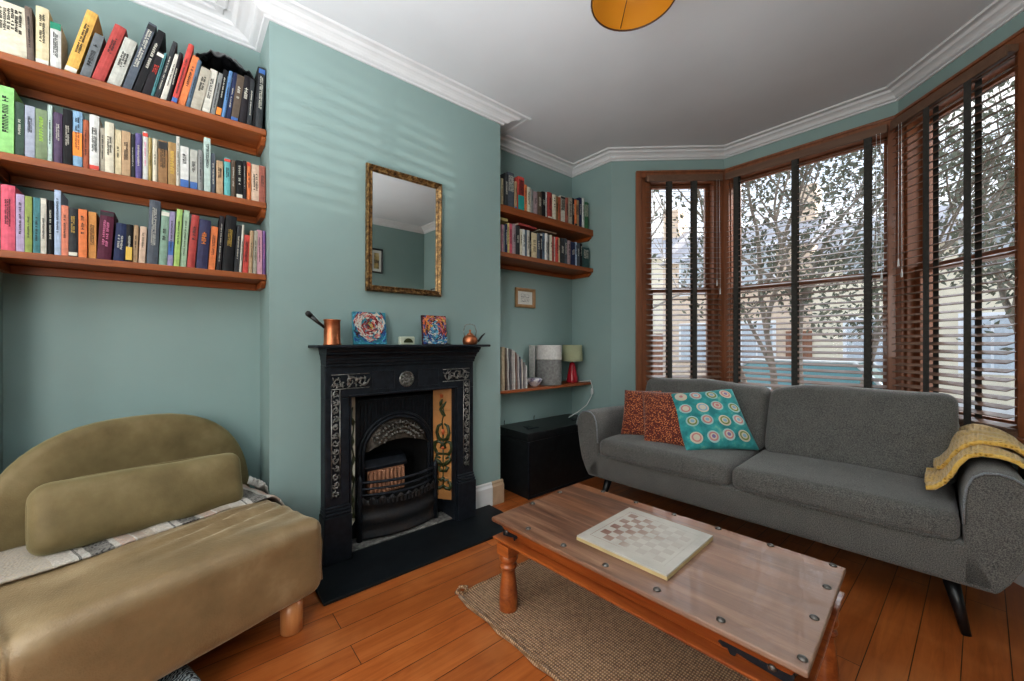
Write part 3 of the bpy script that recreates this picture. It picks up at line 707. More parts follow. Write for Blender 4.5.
g.add(*moulded(.573,1.477,[(.150,1.118),(.150,1.110),(.143,1.100),(.137,1.096),(.137,1.088),(.122,1.080),(.112,1.066),(.112,1.058),(.103,1.055),(.101,1.040),(.095,1.036),(.095,1.024),(.085,1.022)]))
wp(g.build('cornice_moulding',M_iron),fp)
g=G(); g.box(.002,.080,.569,1.481,.857,1.030); wp(g.build('frieze',M_iron,bevel=.003),fp)
g=G()
for a,b in ((.811,.943),(1.085,1.226)):    # sunk panels either side of the rosette
    t=.004
    for q in ((a,b,.985,.989),(a,b,.888,.892),(a,a+t,.888,.989),(b-t,b,.888,.989)): g.box(.080,.084,q[0],q[1],q[2],q[3])
g.box(.080,.088,.69,1.36,.861,.869)
wp(g.build('frieze_beading',M_iron,bevel=.0015),fp)
for y0,y1 in ((.569,.692),(1.358,1.481)):
    g=G(); g.box(.002,.080,y0,y1,.30,.857); wp(g.build('jamb',M_iron,bevel=.004),fp)
    g=G(); g.box(.002,.105,y0-.008,y1+.006,.0165,.255); g.box(.002,.100,y0-.004,y1+.003,.255,.272); g.box(.002,.094,y0-.002,y1+.001,.272,.288); g.box(.002,.088,y0-.001,y1,.288,.302)
    wp(g.build('plinth',M_iron,bevel=.005),fp)
# relief ornament
def curls(g,y0,y1,z0,z1,x,rd,n,vert):
    L=(z1-z0) if vert else (y1-y0); W=(y1-y0) if vert else (z1-z0)
    def P(a,b,h): return (x+h, (y0+b) if vert else (y0+a), (z0+a) if vert else (z0+b))
    g.tube([P(0,W*.06,.002),P(L,W*.06,.002)],.003,5); g.tube([P(0,W*.94,.002),P(L,W*.94,.002)],.003,5)
    m=max(1,int(L/(W*(.85 if vert else .62))))
    for k in range(m):
        a0=L*(k+.5)/m; sg=1 if k%2 else -1
        pts=[];rr=[]
        for i in range(13):
            t=i/12; an=t*3.6*PI/1.6*sg; r=W*.36*(1-t*.8)
            pts.append(P(a0+r*math.cos(an)*.9,W/2+r*math.sin(an),.003+.005*t)); rr.append(.0045*(1-t*.4))
        g.tube(pts,rr,5)
        for q in range(8 if vert else 16):
            an=rd.uniform(0,2*PI); r=W*rd.uniform(.16,.42); a=a0+r*math.cos(an); b=W/2+r*math.sin(an)*.85
            dx,dy=rd.uniform(-1,1)*W*.15,rd.uniform(-1,1)*W*.15
            a=min(max(a,.004),L-.004)
            g.tube([P(a-dx,b-dy,.001),P(a,b,.008),P(a+dx,b+dy,.002)],[.0015,.005,.001],5)
    return g
rd=random.Random(3)
for (a,b) in ((.600,.795),(1.252,1.448)):
    g=G(); curls(g,a,b,.900,.985,.0815,rd,6,False); wp(g.build('relief_panel',M_relief),fp)
for (a,b) in ((.598,.645),(1.400,1.450)):
    g=G(); curls(g,a,b,.345,.900,.0815,rd,6,True); wp(g.build('relief_strip',M_relief),fp)
g=G(); c=(.083,1.012,.937)
g.lathe([(.046,0),(.046,.004),(.040,.008),(.036,.004)],c,24,axis='x')
for k in range(9):
    a=2*PI*k/9
    g.tube([(c[0]+.003,c[1]+.008*math.cos(a),c[2]+.008*math.sin(a)),(c[0]+.011,c[1]+.022*math.cos(a+.2),c[2]+.022*math.sin(a+.2)),(c[0]+.004,c[1]+.036*math.cos(a+.5),c[2]+.036*math.sin(a+.5))],[.004,.006,.002],6)
g.lathe([(.011,0),(.010,.010),(.003,.014)],c,12,axis='x')
wp(g.build('rosette',M_relief),fp)
# splayed tile cheeks
M_tileA=plain('amber_glazed_tile',(.40,.20,.075),.25,var=.12,scale=8); M_tileB=plain('cream_glazed_tile',(.95,.92,.80),.22,var=.08,scale=8)
M_motif=plain('dark_green_tile_motif',(.035,.045,.015),.3,var=.4,scale=80); M_motifr=plain('russet_tile_motif',(.42,.10,.03),.3)
def cheek(ya,yb,xa,xb,mat,nm):
    """tile strip from front edge (xa,ya) to back edge (xb,yb), z .135...855"""
    d=Vector((xb-xa,yb-ya,0)); W=d.length; d.normalize(); nrm_=Vector((-d.y,d.x,0))
    if nrm_.x<0: nrm_=-nrm_
    Mx=Matrix(((d.x,nrm_.x,0,xa),(d.y,nrm_.y,0,ya),(0,0,1,0),(0,0,0,1)))
    g=G(); g.M=Mx
    for k in range(5):
        z=.135+k*.1435
        g.box(.004,W-.004,-.006,0,z+.0006,z+.1429)
    o=g.build(nm,mat,bevel=.001); wp(o,fp)
    H=.7175
    def mot(fn,mm,name):
        g=G(); g.M=Mx; fn(g); q=g.build(name,mm); q.parent=o; q.matrix_parent_inverse=Matrix.Identity(4); return q
    cx=W/2
    def flat(g,pts,r): g.tube([(cx+u*W,.0006,.135+v*H) for u,v in pts],[q*W*1.5 for q in r],6)
    def vine(g):
        flat(g,[(.12*math.sin(k*1.1),.06+k*.037) for k in range(24)],[.03+.05*(k%4==0) for k in range(24)])
    def green(g):
        # central stem
        flat(g,[(0,.10),(0,.62)],[.02,.02]); flat(g,[(0,.62),(.05,.70),(-.04,.78),(.05,.86)],[.02]*4)
        for s in (-1,1):
            flat(g,[(0,.13),(.12*s,.105),(.30*s,.10),(.36*s,.125),(.30*s,.16),(.2*s,.15)],[.03,.05,.06,.06,.05,.03])
            flat(g,[(0,.20),(.10*s,.17),(.22*s,.18),(.26*s,.155)],[.03,.05,.04,.02])
            flat(g,[(0,.25),(.12*s,.26),(.22*s,.29),(.10*s,.30)],[.02,.06,.05,.02])
            flat(g,[(0,.30),(.18*s,.335),(.34*s,.36),(.30*s,.39),(.12*s,.37)],[.03,.07,.05,.05,.03])
            flat(g,[(.02*s,.41),(.26*s,.41),(.40*s,.46),(.36*s,.51),(.20*s,.525),(.05*s,.50),(.10*s,.46)],[.03,.05,.055,.055,.05,.04,.05])
            flat(g,[(0,.53),(.2*s,.55),(.28*s,.60),(.22*s,.66),(.05*s,.68)],[.03,.06,.05,.05,.03])
        flat(g,[(-.10,.75),(.0,.77),(.12,.81),(.0,.84),(-.14,.88)],[.03,.06,.05,.05,.02]); flat(g,[(.02,.90),(.10,.87),(.14,.84)],[.03,.05,.02])
    mot(green,M_motif,'painted_motif') if mat is M_tileA else mot(vine,M_motif,'painted_motif')
    def rus(g):
        pass
    for bl_ in ([(0,.585),(0,.63)],[(-.08,.465),(.08,.465)],[(.05,.915),(.10,.945)]):
        if mat is M_tileA: mot(lambda g,bl_=bl_: flat(g,bl_,[.05,.05]),M_motifr,'painted_bloom')
    return o
cheek(1.352,1.262,.052,-.068,M_tileA,'tile_panel')['label']='amber tile panel with dark floral stencil'
cheek(.694,.772,.052,-.068,M_tileB,'tile_panel')['label']='cream tile panel'
g=G(); g.box(-.09,.078,.699,.703,.0,.867); g.box(-.09,.078,1.341,1.344,.0,.867); g.prism([(.078,.857),(.06,.857),(-.075,.835),(-.085,.835),(-.085,.868),(.078,.868)],.70,1.345,'y')
g=G(); g.box(-.09,.078,.695,.703,.017,.867); g.box(-.09,.078,1.341,1.352,.017,.867); g.prism([(.078,.857),(.06,.857),(-.075,.835),(-.085,.835),(-.085,.868),(.078,.868)],.70,1.345,'y')
wp(g.build('inner_surround',M_iron),fp)
# register plate with round arch
ACy,ACz,Ri=1.022,.487,.205
g=G(); n=24; x0,x1=-.085,-.070
arc=[(ACy+Ri*math.cos(PI-PI*k/n),ACz+Ri*math.sin(PI-PI*k/n)) for k in range(n+1)]
inner=[(ACy-Ri,.135)]+arc+[(ACy+Ri,.135)]
outer=[(.705,.02)]+[( .705+(1.34-.705)*k/n, .835) for k in range(n+1)]+[(1.34,.02)]
m_=len(inner)
g.add([(x1,*p) for p in inner]+[(x1,*p) for p in outer],[(i,i+1,m_+i+1,m_+i) for i in range(m_-1)])
g.box(x0,x1,.705,1.34,.82,.84)
for k in range(22):     # fluting above the arch
    y=.80+k*.0212
    if abs(y-ACy)<.24: zb=ACz+math.sqrt(max(0,.243**2-(y-ACy)**2))
    else: zb=ACz
    g.box(x1,x1+.006,y,y+.011,max(zb+.004,.55),.80)
g.box(x1,x1+.008,.79,1.26,.80,.812)
wp(g.build('register_plate',M_iron,bevel=.001),fp)
g=G()
rp=[(-.07,ACy-.232,.06)]+[(-.07,ACy+.232*math.cos(PI-PI*k/30),ACz+.232*math.sin(PI-PI*k/30)) for k in range(31)]+[(-.07,ACy+.232,.06)]
for (rr,xx,th) in ((.232,-.062,.011),(.212,-.057,.010)):
    rp=[(xx,ACy-rr,.06)]+[(xx,ACy+rr*math.cos(PI-PI*k/30),ACz+rr*math.sin(PI-PI*k/30)) for k in range(31)]+[(xx,ACy+rr,.06)]
    g.tube(rp,th,8)
wp(g.build('arch_ring',M_iron),fp)
# hood with relief: band between the arch and a flatter lower curve
g=G(); nn=20; vs=[];fs=[]
for k in range(nn+1):
    t=k/nn; a=PI*(1-t)*.93+.035*PI; yo=ACy+.203*math.cos(a); zo=ACz+.203*math.sin(a)
    zl=.525+.045*math.sin(PI*t); yl=ACy-.19+.38*t
    for q in range(7):
        s=q/6; y=yo*(1-s)+yl*s; z=zo*(1-s)+zl*s; x=-.066+.04*math.sin(s*PI/2)+.006*noise.noise(Vector((y*60,z*60,2)))
        vs.append((x,y,max(z,.50)))
for k in range(nn):
    for q in range(6): fs.append((k*7+q,(k+1)*7+q,(k+1)*7+q+1,k*7+q+1))
g.add(vs,fs,0,True)
hd=wp(g.build('hood',M_hood),fp); g=G()
for k in range(21):
    t=(k+.5)/21; a=PI*(1-t)*.86+.07*PI
    for r in (.178,.150,.122):
        if r*math.sin(a)+ACz<.56: continue
        y=ACy+r*math.cos(a); z=ACz+r*math.sin(a); dz=rd.uniform(-.014,.014); dy=rd.uniform(-.018,.018)
        g.tube([(-.050,y-dy,z-dz),(-.020,y+dz*.4,z-dy*.3),(-.045,y+dy,z+dz)],[.003,.008,.002],5)
q_=g.build('leaf_relief',M_relief); q_.parent=hd
# fire chamber
M_soot=plain('sooty_firebox',(.008,.008,.009),.85,var=.4,scale=14)
g=G(); g.box(-.275,-.262,.72,1.33,.0,.80); g.box(-.262,-.088,.702,.815,.0,.8); g.box(-.262,-.088,1.23,1.343,.0,.8); g.box(-.262,-.08,.80,1.245,.72,.735); g.box(-.262,-.08,.815,1.23,.10,.23)
wp(g.build('firebox',M_soot),fp)
M_radiant=plain('terracotta_fire_brick',(.40,.20,.12),.85,var=.25,scale=25)
g=G(); g.box(-.15,-.11,.855,1.085,.235,.385)
for k in range(9): g.box(-.11,-.092,.863+k*.0255,.863+k*.0255+.015,.245,.375)
o=wp(g.build('fire_brick',M_radiant,bevel=.003),fp)
g=G(); g.prism([(-.20,.385),(-.10,.385),(-.095,.405),(-.13,.445),(-.20,.455)],.835,1.10,'y'); wp(g.build('fire_back_hood',M_iron,bevel=.004),fp)
# basket bars bowing forward
g=G()
def bow(z,x,r,a=.78,b=1.265,bulge=.075,drop=0):
    g.tube([(x+bulge*math.sin(PI*k/16),a+(b-a)*k/16,z-drop*math.sin(PI*k/16)) for k in range(17)],r,6)
for z,r in ((.352,.0085),(.315,.007),(.280,.0075)): bow(z,-.035,r)
for y,sg in ((.782,0),(1.262,0)): g.lathe([(.016,.02),(.014,.16),(.018,.17),(.014,.19),(.018,.24),(.012,.27),(.017,.30),(.013,.33),(.018,.36),(.012,.38),(.003,.395)],(-.03,y,0),12)
wp(g.build('grate_bars',M_iron),fp)
g=G()
def apron(u,v):
    y=.785+.475*u; b=math.sin(PI*u); return (-.03+(.072-.02*v)*b+.008*math.sin(v*14),y,.262-.230*v+.012*math.sin(u*60)*(1 if v<.2 else 0))
g.sheet(apron,40,18,.004)
for k in range(20):
    t=(k+.7)/21; b=math.sin(PI*t); g.box(-.02+.08*b,-.012+.085*b,.785+.475*t,.785+.475*t+.012,.232,.262)
wp(g.build('ash_apron',M_apron),fp)
M_ash=plain('grey_ash_mortar',(.17,.165,.155),.95,var=.5,scale=40,bump=.5)
g=G(); g.box(-.10,.045,.70,1.345,.0165,.024); wp(g.build('ash_bed',M_ash,bevel=.002),fp)
g=G(); g.box(.001,.392,.482,1.66,.0,.016); tag(g.build('hearth_slab',M_slate,bevel=.004),'black slate hearth slab on the floor in front of the fireplace','hearth')

# ------------------------------------------------------------------ mirror and pictures
mr=empty('wall_mirror',(.004,1.04,1.42),label='gilt framed rectangular mirror on the chimney breast above the mantel',cat='mirror')
y0,y1,z0,z1=.800,1.275,1.437,2.148; w=.036
def frame_poly(g,y0,y1,z0,z1,prof,x):
    """mitred frame; prof = (inset, height)"""
    n=len(prof); vs=[]
    for (cy,cz,sy,sz) in ((y0,z0,1,1),(y1,z0,-1,1),(y1,z1,-1,-1),(y0,z1,1,-1)):
        for i,h in prof: vs.append((x+h,cy+sy*i,cz+sz*i))
    g.add(vs,[(a*n+k,((a+1)%4)*n+k,((a+1)%4)*n+k+1,a*n+k+1) for a in range(4) for k in range(n-1)],0,False)
g=G(); frame_poly(g,y0,y1,z0,z1,[(0,0),(0,.018),(.004,.026),(.010,.028),(.016,.022),(.024,.016),(.027,.017),(.030,.021),(.034,.017),(.036,.008)],.004)
# beading along the outer edge
for k in range(70):
    z=z0+.01+(z1-z0-.02)*k/69
    for y in (y0+.007,y1-.007): g.lathe([(.001,-.003),(.004,-.001),(.004,.001),(.001,.003)],(.032,y,z),6)
for k in range(46):
    y=y0+.01+(y1-y0-.02)*k/45
    for z in (z0+.007,z1-.007): g.lathe([(.001,-.003),(.004,-.001),(.004,.001),(.001,.003)],(.032,y,z),6)
g.box(.003,.008,y0+.002,y1-.002,z0+.002,z1-.002)
wp(g.build('frame',M_gold),mr)
M_mirror=Mat('silvered_glass'); M_mirror.set(color=(.86,.88,.87),rough=.015,metal=1); M_mirror=M_mirror.m
g=G(); g.add([(.0125,y0+w,z0+w),(.0125,y1-w,z0+w),(.0125,y1-w,z1-w),(.0125,y0+w,z1-w)],[(0,1,2,3)]); g.box(.009,.0122,y0+w-.004,y1-w+.004,z0+w-.004,z1-w+.004)
wp(g.build('mirror_glass',M_mirror),mr)
mr.rotation_euler=(0,R_(.7),0)
# small picture under the right shelves
def picture(name,loc,w,h,rz,fw,fm,matc,art,label,cat='picture'):
    root=empty(name,loc,rz,label=label,cat=cat)
    g=G(); frame_poly(g,-w/2,w/2,0,h,[(0,0),(0,.018),(fw*.5,.022),(fw,.012),(fw,.004)],.0); g.box(0,.003,-w/2,w/2,0,h); g.build('frame',fm,root)
    g=G(); g.box(.003,.005,-w/2+fw,w/2-fw,fw,h-fw); o=g.build('mount',matc,root)
    art(o,w,h,fw); return root
M_mount=plain('white_mount_card',(.62,.62,.58),.9,var=.04); M_sketch=plain('grey_sketch_ink',(.10,.11,.12),.8)
M_lightwood=wood('light_oak_frame',(.30,.17,.08),(.48,.30,.16),2,1,.5)
def sketch(o,w,h,fw):
    g=G(); rd=random.Random(9)
    for a,b,c,d in ((-.045,-.004,.05,.075),(.002,.045,.05,.078),(-.045,-.01,.085,.115),(-.004,.045,.086,.112)):
        t=.0012
        for q in ((a,b,c,c+t),(a,b,d-t,d),(a,a+t,c,d),(b-t,b,c,d)): g.box(.005,.0056,*q)
        for k in range(4):
            y=rd.uniform(a,b-.012); z=rd.uniform(c,d-.008); g.box(.005,.0056,y,y+rd.uniform(.006,.012),z,z+.003)
    g.build('sketch',M_sketch,o)
picture('picture_frame',(XB+.001,2.262,1.443),.222,.163,0,.026,M_lightwood,M_mount,sketch,'small oak framed sketch on the alcove wall below the right bookshelves')
# picture seen only in the mirror
M_art=Mat('abstract_print'); _f=M_art.noise(M_art.mp(),9,3); M_art.set(color=M_art.ramp(_f,[(.35,(.07,.06,.04)),(.5,(.45,.34,.14)),(.65,(.6,.5,.3))]),rough=.6); M_art=M_art.m
def art1(o,w,h,fw):
    g=G(); g.box(.005,.006,-w/2+fw+.03,w/2-fw-.03,fw+.04,h-fw-.04); g.build('print',M_art,o)
picture('picture_frame',(XR-.001,2.13,2.04),.17,.34,PI,.02,M_legblack,M_mount,art1,'black framed print on the right wall, seen in the mirror')
picture('picture_frame',(2.95,YE-.001,1.60),.20,.26,-PI/2,.018,M_legblack,M_mount,art1,'small black framed print on the far wall, seen at the right of the mirror')

# ------------------------------------------------------------------ on the mantel shelf
MZ=1.1345
root=empty('copper_coffee_pot',(.125,.592,MZ),label='tall copper coffee pot with long dark handle at left end of the mantel',cat='pot')
g=G(); g.lathe([(.041,0),(.042,.004),(.039,.01),(.037,.118),(.040,.124),(.041,.128),(.037,.128),(.034,.10),(.0,.098)],(0,0,0),28); g.build('body',M_copper,root)
g=G(); g.tube([(0,-.036,.088),(0,-.065,.112),(0,-.098,.142)],[.007,.008,.011],10); g.tube([(0,-.098,.142),(0,-.112,.155),(0,-.119,.161)],[.013,.014,.008],10); g.build('handle',M_legblack,root)
def dabs(w,h,cols,rd,centre,mode):
    """short impasto dabs on a canvas, returned per colour"""
    out={}
    for k in range(520):
        y=rd.uniform(-w/2+.004,w/2-.004); z=rd.uniform(.004,h-.004)
        r=math.hypot((y-centre[0])/(w*.56),(z-centre[1])/(h*.56)); a=math.atan2(z-centre[1],y-centre[0])
        out.setdefault(mode(y,z,r,a,rd),[]).append((y,z,a+PI/2+rd.uniform(-.5,.5)))
    return out
PC={'teal':(.03,.20,.26),'blue':(.02,.07,.25),'white':(.55,.53,.47),'red':(.25,.02,.02),'dark':(.05,.01,.02),'pink':(.55,.18,.16),'orange':(.62,.17,.04),'sky':(.10,.35,.50),'yellow':(.6,.4,.08)}
PM={k:plain('paint_'+k,c,.5,var=.25,scale=60) for k,c in PC.items()}
def canvas(y,w,h,mode,centre,edge,label,seed,base):
    root=empty('painted_canvas',(.055,y,MZ),label=label,cat='painting')
    root.rotation_euler=(0,R_(-7),0)
    g=G(); g.box(0,.018,-w/2,w/2,0,h); g.build('stretched_canvas',edge,root,bevel=.002)
    rd=random.Random(seed); D=dabs(w,h,None,rd,centre,mode)
    for key,lst in D.items():
        g=G()
        for (yy,zz,a) in lst:
            l=rd.uniform(.006,.012); ww=rd.uniform(.002,.004); c_,s_=math.cos(a),math.sin(a); x=.018+rd.uniform(.0005,.003)
            p=[(-l,-ww),(l,-ww*.6),(l*1.1,0),(l,ww),(-l,ww*.8)]
            q=[(min(max(yy+u*c_-v*s_,-w/2),w/2),min(max(zz+u*s_+v*c_,0.0005),h)) for u,v in p]
            g.add([(x,*t) for t in q]+[(.017,*t) for t in q],[(0,1,2,3,4)]+[(i,5+i,5+(i+1)%5,(i+1)%5) for i in range(5)])
        g.build('paint_strokes',PM[key],root)
    return root
def mode1(y,z,r,a,rd):
    if r<.22: return rd.choice(['dark','red','yellow','red'])
    if r<.50: return rd.choice(['red','red','red','pink','dark','white'])
    if r<.80+.1*math.sin(a*3): return rd.choice(['white','white','white','pink','red'])
    if r<.95: return rd.choice(['dark','blue','teal'])
    return rd.choice(['teal','sky','blue','teal'])
def mode2(y,z,r,a,rd):
    if z>.10+.05*math.sin(y*40+1): return rd.choice(['orange','orange','dark','pink','yellow','blue'])
    if y>.02 and z>.06: return rd.choice(['orange','pink','red','blue'])
    return rd.choice(['blue','sky','white','teal','blue','white','sky'])
canvas(.808,.182,.180,mode1,(.0,.105),PM['teal'],'square canvas with a red and white swirl on teal, left on the mantel',5,None)
canvas(1.208,.165,.178,mode2,(0,.09),PM['dark'],'square canvas in orange over blue dabs, right on the mantel',8,None)
M_cer=plain('pale_green_ceramic',(.42,.45,.36),.35,var=.1)
root=empty('ceramic_ornament',(.125,.992,MZ),label='small pale green ceramic block with a dark arched opening, mid mantel',cat='ornament')
g=G(); g.box(-.015,.015,-.044,.044,0,.046); g.build('body',M_cer,root,bevel=.005)
g=G(); g.prism([(.028*math.cos(PI*k/12)+.004,.012+.024*math.sin(PI*k/12)) for k in range(13)],.0150,.0162,'x'); g.build('arched_opening',M_motif,root)
root=empty('copper_kettle',(.125,1.425,MZ),label='little copper kettle with hoop handle at right end of the mantel',cat='kettle')
g=G(); g.lathe([(.034,0),(.037,.003),(.041,.018),(.038,.036),(.028,.048),(.016,.055)],(0,0,0),24); g.build('body',M_copper,root)
g=G(); g.lathe([(.018,.054),(.017,.058),(.006,.066),(.004,.072),(.007,.078),(.002,.083)],(0,0,0),16); g.build('lid',M_copper,root)
g=G(); g.tube([(0,.034,.012),(0,.058,.022),(0,.078,.046),(0,.098,.062)],[.009,.007,.0055,.004],10); g.build('spout',M_legblack,root)
g=G(); g.tube([(0,-.034,.040),(0,-.042,.075),(0,-.030,.108),(0,0,.115),(0,.030,.108),(0,.042,.075),(0,.034,.040)],.0022,6); g.build('handle',M_relief,root); root.scale=(1.18,1.18,1.14)

# ------------------------------------------------------------------ on the narrow shelf
LZ=.7875
M_clay=plain('grey_textured_pottery',(.20,.20,.195),.9,var=.25,scale=50,bump=.4); M_glaze=plain('white_textured_glaze',(.55,.54,.52),.6,var=.12,scale=60,bump=.4)
root=empty('cylinder_lamp_shade',(-.165,2.43,LZ),label='tall grey and white banded cylinder standing on the narrow shelf beside the red lamp',cat='vase')
def rings(a,b,r,n):
    return [(r-.0 if k%2 else r-.002,a+(b-a)*k/n) for k in range(n+1)]
g=G(); g.lathe(rings(0,.212,.112,26),(0,0,0),40); g.build('lower_band',M_clay,root)
g=G(); g.lathe(rings(.2122,.335,.113,12)+[(.105,.335),(.105,.29)],(0,0,0),40); g.build('upper_band',M_glaze,root)
root=empty('table_lamp',(-.165,2.735,LZ),label='small table lamp with red tapered base and beige drum shade, end of the narrow shelf',cat='lamp')
M_redg=plain('red_glazed_lamp_base',(.40,.015,.03),.18,var=.1); M_shade=plain('sage_linen_lamp_shade',(.36,.37,.24),.9,var=.08,scale=150,bump=.2)
g=G(); g.lathe([(.052,0),(.053,.008),(.047,.05),(.034,.12),(.024,.165),(.020,.175),(.008,.178)],(0,0,0),28); g.build('base',M_redg,root)
g=G(); g.lathe([(.006,.175),(.006,.24)],(0,0,0),10); g.build('stem',M_gold,root)
g=G(); g.lathe([(.094,.190),(.088,.335),(.086,.335),(.092,.190)],(0,0,0),36); g.f=[f for f in g.f if len(f)==4]; g.s=g.s[:len(g.f)]; g.m=g.m[:len(g.f)]; g.build('lamp_shade',M_shade,root)
M_bowl=Mat('silvery_painted_bowl'); _f=M_bowl.noise(M_bowl.mp(),30,3); M_bowl.set(color=M_bowl.ramp(_f,[(.4,(.10,.09,.16)),(.5,(.45,.45,.50)),(.65,(.7,.7,.72))]),rough=.25,metal=.3); M_bowl=M_bowl.m
g=G(); g.lathe([(.028,0),(.030,.006),(.055,.022),(.068,.045),(.070,.055),(.062,.064),(.060,.066),(.057,.062),(.03,.03)],(0,0,0),28)
o=g.build('decorated_bowl',M_bowl); o.location=(-.14,2.235,LZ); tag(o,'little silvery patterned bowl on the narrow shelf in front of a white book','bowl')
# magazine row
def upright(y,w,h,c,label,lean=0,d=.2,x=-.07,group='papers standing on the narrow shelf',name='magazine',wob=0):
    g=G(); n=10; vs=[]
    for k in range(n+1):
        z=h*k/n; o_=wob*math.sin(k*1.1+y*50)
        for (xx,yy) in ((-d,0),(0,0),(0,-w),(-d,-w)): vs.append((xx,yy+o_,z))
    fs=[(k*4+i,k*4+(i+1)%4,(k+1)*4+(i+1)%4,(k+1)*4+i) for k in range(n) for i in range(4)]+[(3,2,1,0),(n*4,n*4+1,n*4+2,n*4+3)]
    g.add(vs,fs); o=g.build(name,bookmat(c)); o.location=(x,y,LZ); o.rotation_euler=(lean,0,0); tag(o,label,name if name=='book' else 'magazine',group)
    return o
upright(1.868,.030,.325,(.50,.40,.27),'thick cream book at the left end of the narrow shelf, beside the magazines',name='book')
cs=[((.16,.11,.08),'brown'),((.55,.53,.50),'white'),((.10,.10,.11),'black'),((.42,.38,.36),'grey'),((.60,.57,.53),'off white'),((.22,.13,.10),'dark brown'),((.48,.46,.45),'pale grey'),((.08,.09,.12),'navy'),((.58,.52,.45),'cream'),((.25,.24,.24),'mid grey'),((.62,.6,.58),'chalk white')]
ordn=['','second ','third ','fourth ','fifth ','sixth ','seventh ','eighth ','ninth ','tenth ','last ']
for k,(c,nm) in enumerate(cs):
    upright(1.893+k*.0205,.0125,.318-.0014*k*k,c,f'thin {nm} magazine, '+('next to the cream book' if k==0 else ordn[k]+'from the cream book')+' on the narrow shelf',lean=.03,wob=.0022,x=-.068-.002*(k%3))
upright(2.305,.014,.335,(.58,.58,.54),'white book standing upright behind the patterned bowl on the narrow shelf',name='book',d=.06,x=-.20)
# cable from the lamp down to the trunk
g=G(); g.tube([(-.11,2.76,LZ+.006),(-.06,2.80,LZ+.012),(-.03,2.825,LZ+.02),(-.015,2.835,LZ-.04),(-.02,2.83,LZ-.12),(-.05,2.80,LZ-.2),(-.09,2.73,LZ-.26),(-.12,2.64,.485)],.0035,8)
g.lathe([(.011,-.02),(.012,0),(.011,.03),(.004,.034)],(-.017,2.833,LZ-.085),10)
tag(g.build('lamp_cable',M_skirt),'white lamp cable looping down from the narrow shelf towards the trunk','cable')

# ------------------------------------------------------------------ trunk
tr=empty('storage_trunk',(-.08,2.36,0),label='large black wooden storage trunk in the alcove, left of the grey sofa',cat='trunk')
M_trunk=Mat('scuffed_black_trunk_paint'); _f=M_trunk.noise(M_trunk.mp(),18,6,.75); M_trunk.set(color=M_trunk.ramp(_f,[(.4,(.008,.009,.010)),(.68,(.02,.022,.024)),(.8,(.12,.12,.12))]),rough=.33); M_trunk.bump(_f,.15,.003); M_trunk=M_trunk.m
g=G(); g.box(-.262,.098,1.95,2.80,.0,.415); wp(g.build('body',M_trunk,bevel=.004),tr)
g=G(); g.box(-.264,.104,1.944,2.806,.418,.48); wp(g.build('lid',M_trunk,bevel=.004),tr)
for y in (2.08,2.60):
    g=G(); g.box(-.10,-.01,y,y+.055,.480,.484); g.box(-.03,-.006,y-.03,y+.085,.480,.485); wp(g.build('hinge_strap',M_iron,bevel=.001),tr)
g=G()
for y in (1.946,2.784): g.box(.098,.1065,y,y+.02,.01,.415); 
g.box(.098,.1065,1.946,2.804,.0,.02)
wp(g.build('edge_trim',M_iron,bevel=.001),tr)
for y in (2.02,2.35):
    g=G(); g.tube([(-.262,y,.481),(-.262,y,.50),(-.258,y,.515)],.003,6); wp(g.build('hinge_pin',M_iron),tr)
# ------------------------------------------------------------------ sofa
M_tweed=fabric('grey_tweed_upholstery',(.064,.064,.062),(.176,.170,.158),270,.95,.25,.9,10,.12)
M_pipe=fabric('pale_piping',(.13,.14,.15),(.24,.26,.28),300)
sf=empty('sofa',(1.352,2.272,0),R_(3.2),label='long grey tweed three seater sofa with black tapered legs under the bay window',cat='sofa')
WB,WT=.915,1.012; AH=.668
g=G(); g.prism([(-WB,.205),(WB,.205),(WB+.035,.30),(WB+.045,.375),(-WB-.045,.375),(-WB-.035,.30)],0.0,.74,'y'); g.build('base_frame',M_tweed,sf,bevel=.02,seg=3)
# arms: one outline (x,z) run along y, front a little raked
for sx in (-1,1):
    out=[(.835,.365),(.833,.45),(.835,.54),(.842,.60),(.858,.640),(.885,.662),(.92,.668),(.955,.660),(.985,.638),(1.004,.600),(1.012,.55),(1.010,.49),(1.000,.40),(.980,.32),(.950,.255),(.925,.215),(.915,.205),(.835,.205)]
    g=G(); n=len(out); vs=[];fs=[]; ys=[0,.004,.018,.05,.25,.48,.68,.705,.71]; ins=[.014,.006,.001,0,0,0,0,.004,.012]
    cx,cz=.92,.45
    for yy,i_ in zip(ys,ins):
        for x,z in out:
            dx,dz=cx-x,cz-z; L=math.hypot(dx,dz); x2=x+dx/L*i_; z2=z+dz/L*i_
            top=max(0,(z-.40)/.27); z2-=.035*top*(yy/.75)**1.5     # arm falls slightly to the back
            vs.append((sx*x2,yy-.012*top*(1 if yy<.1 else 0),z2))
    fs=[(a*n+k,a*n+(k+1)%n,(a+1)*n+(k+1)%n,(a+1)*n+k) for a in range(len(ys)-1) for k in range(n)]
    fs+= [tuple(range(n-1,-1,-1)),tuple((len(ys)-1)*n+k for k in range(n))]
    if sx<0: fs=[tuple(reversed(f)) for f in fs]
    g.add(vs,fs,0,True); g.s[-1]=False; g.s[-2]=False
    o=g.build('arm',M_tweed,sf)
    g=G(); pth=[(sx*(x+(cx-x)*.02),-.006-.010*max(0,(z-.40)/.27),z+(cz-z)*.02) for x,z in out[1:11]]
    g.tube(pth,.0045,6); g.build('piping',M_pipe,o)
def bb(x0,x1): return
g=G()
def backfn(p):
    q=p.copy(); q.y+=.10*max(0,(q.z-.35))/.45; return q
g.rbox((0,.665,.475),(1.70,.09,.55),.035,nx=14,ny=1,nz=5,fn=backfn); g.build('backrest_frame',M_tweed,sf)
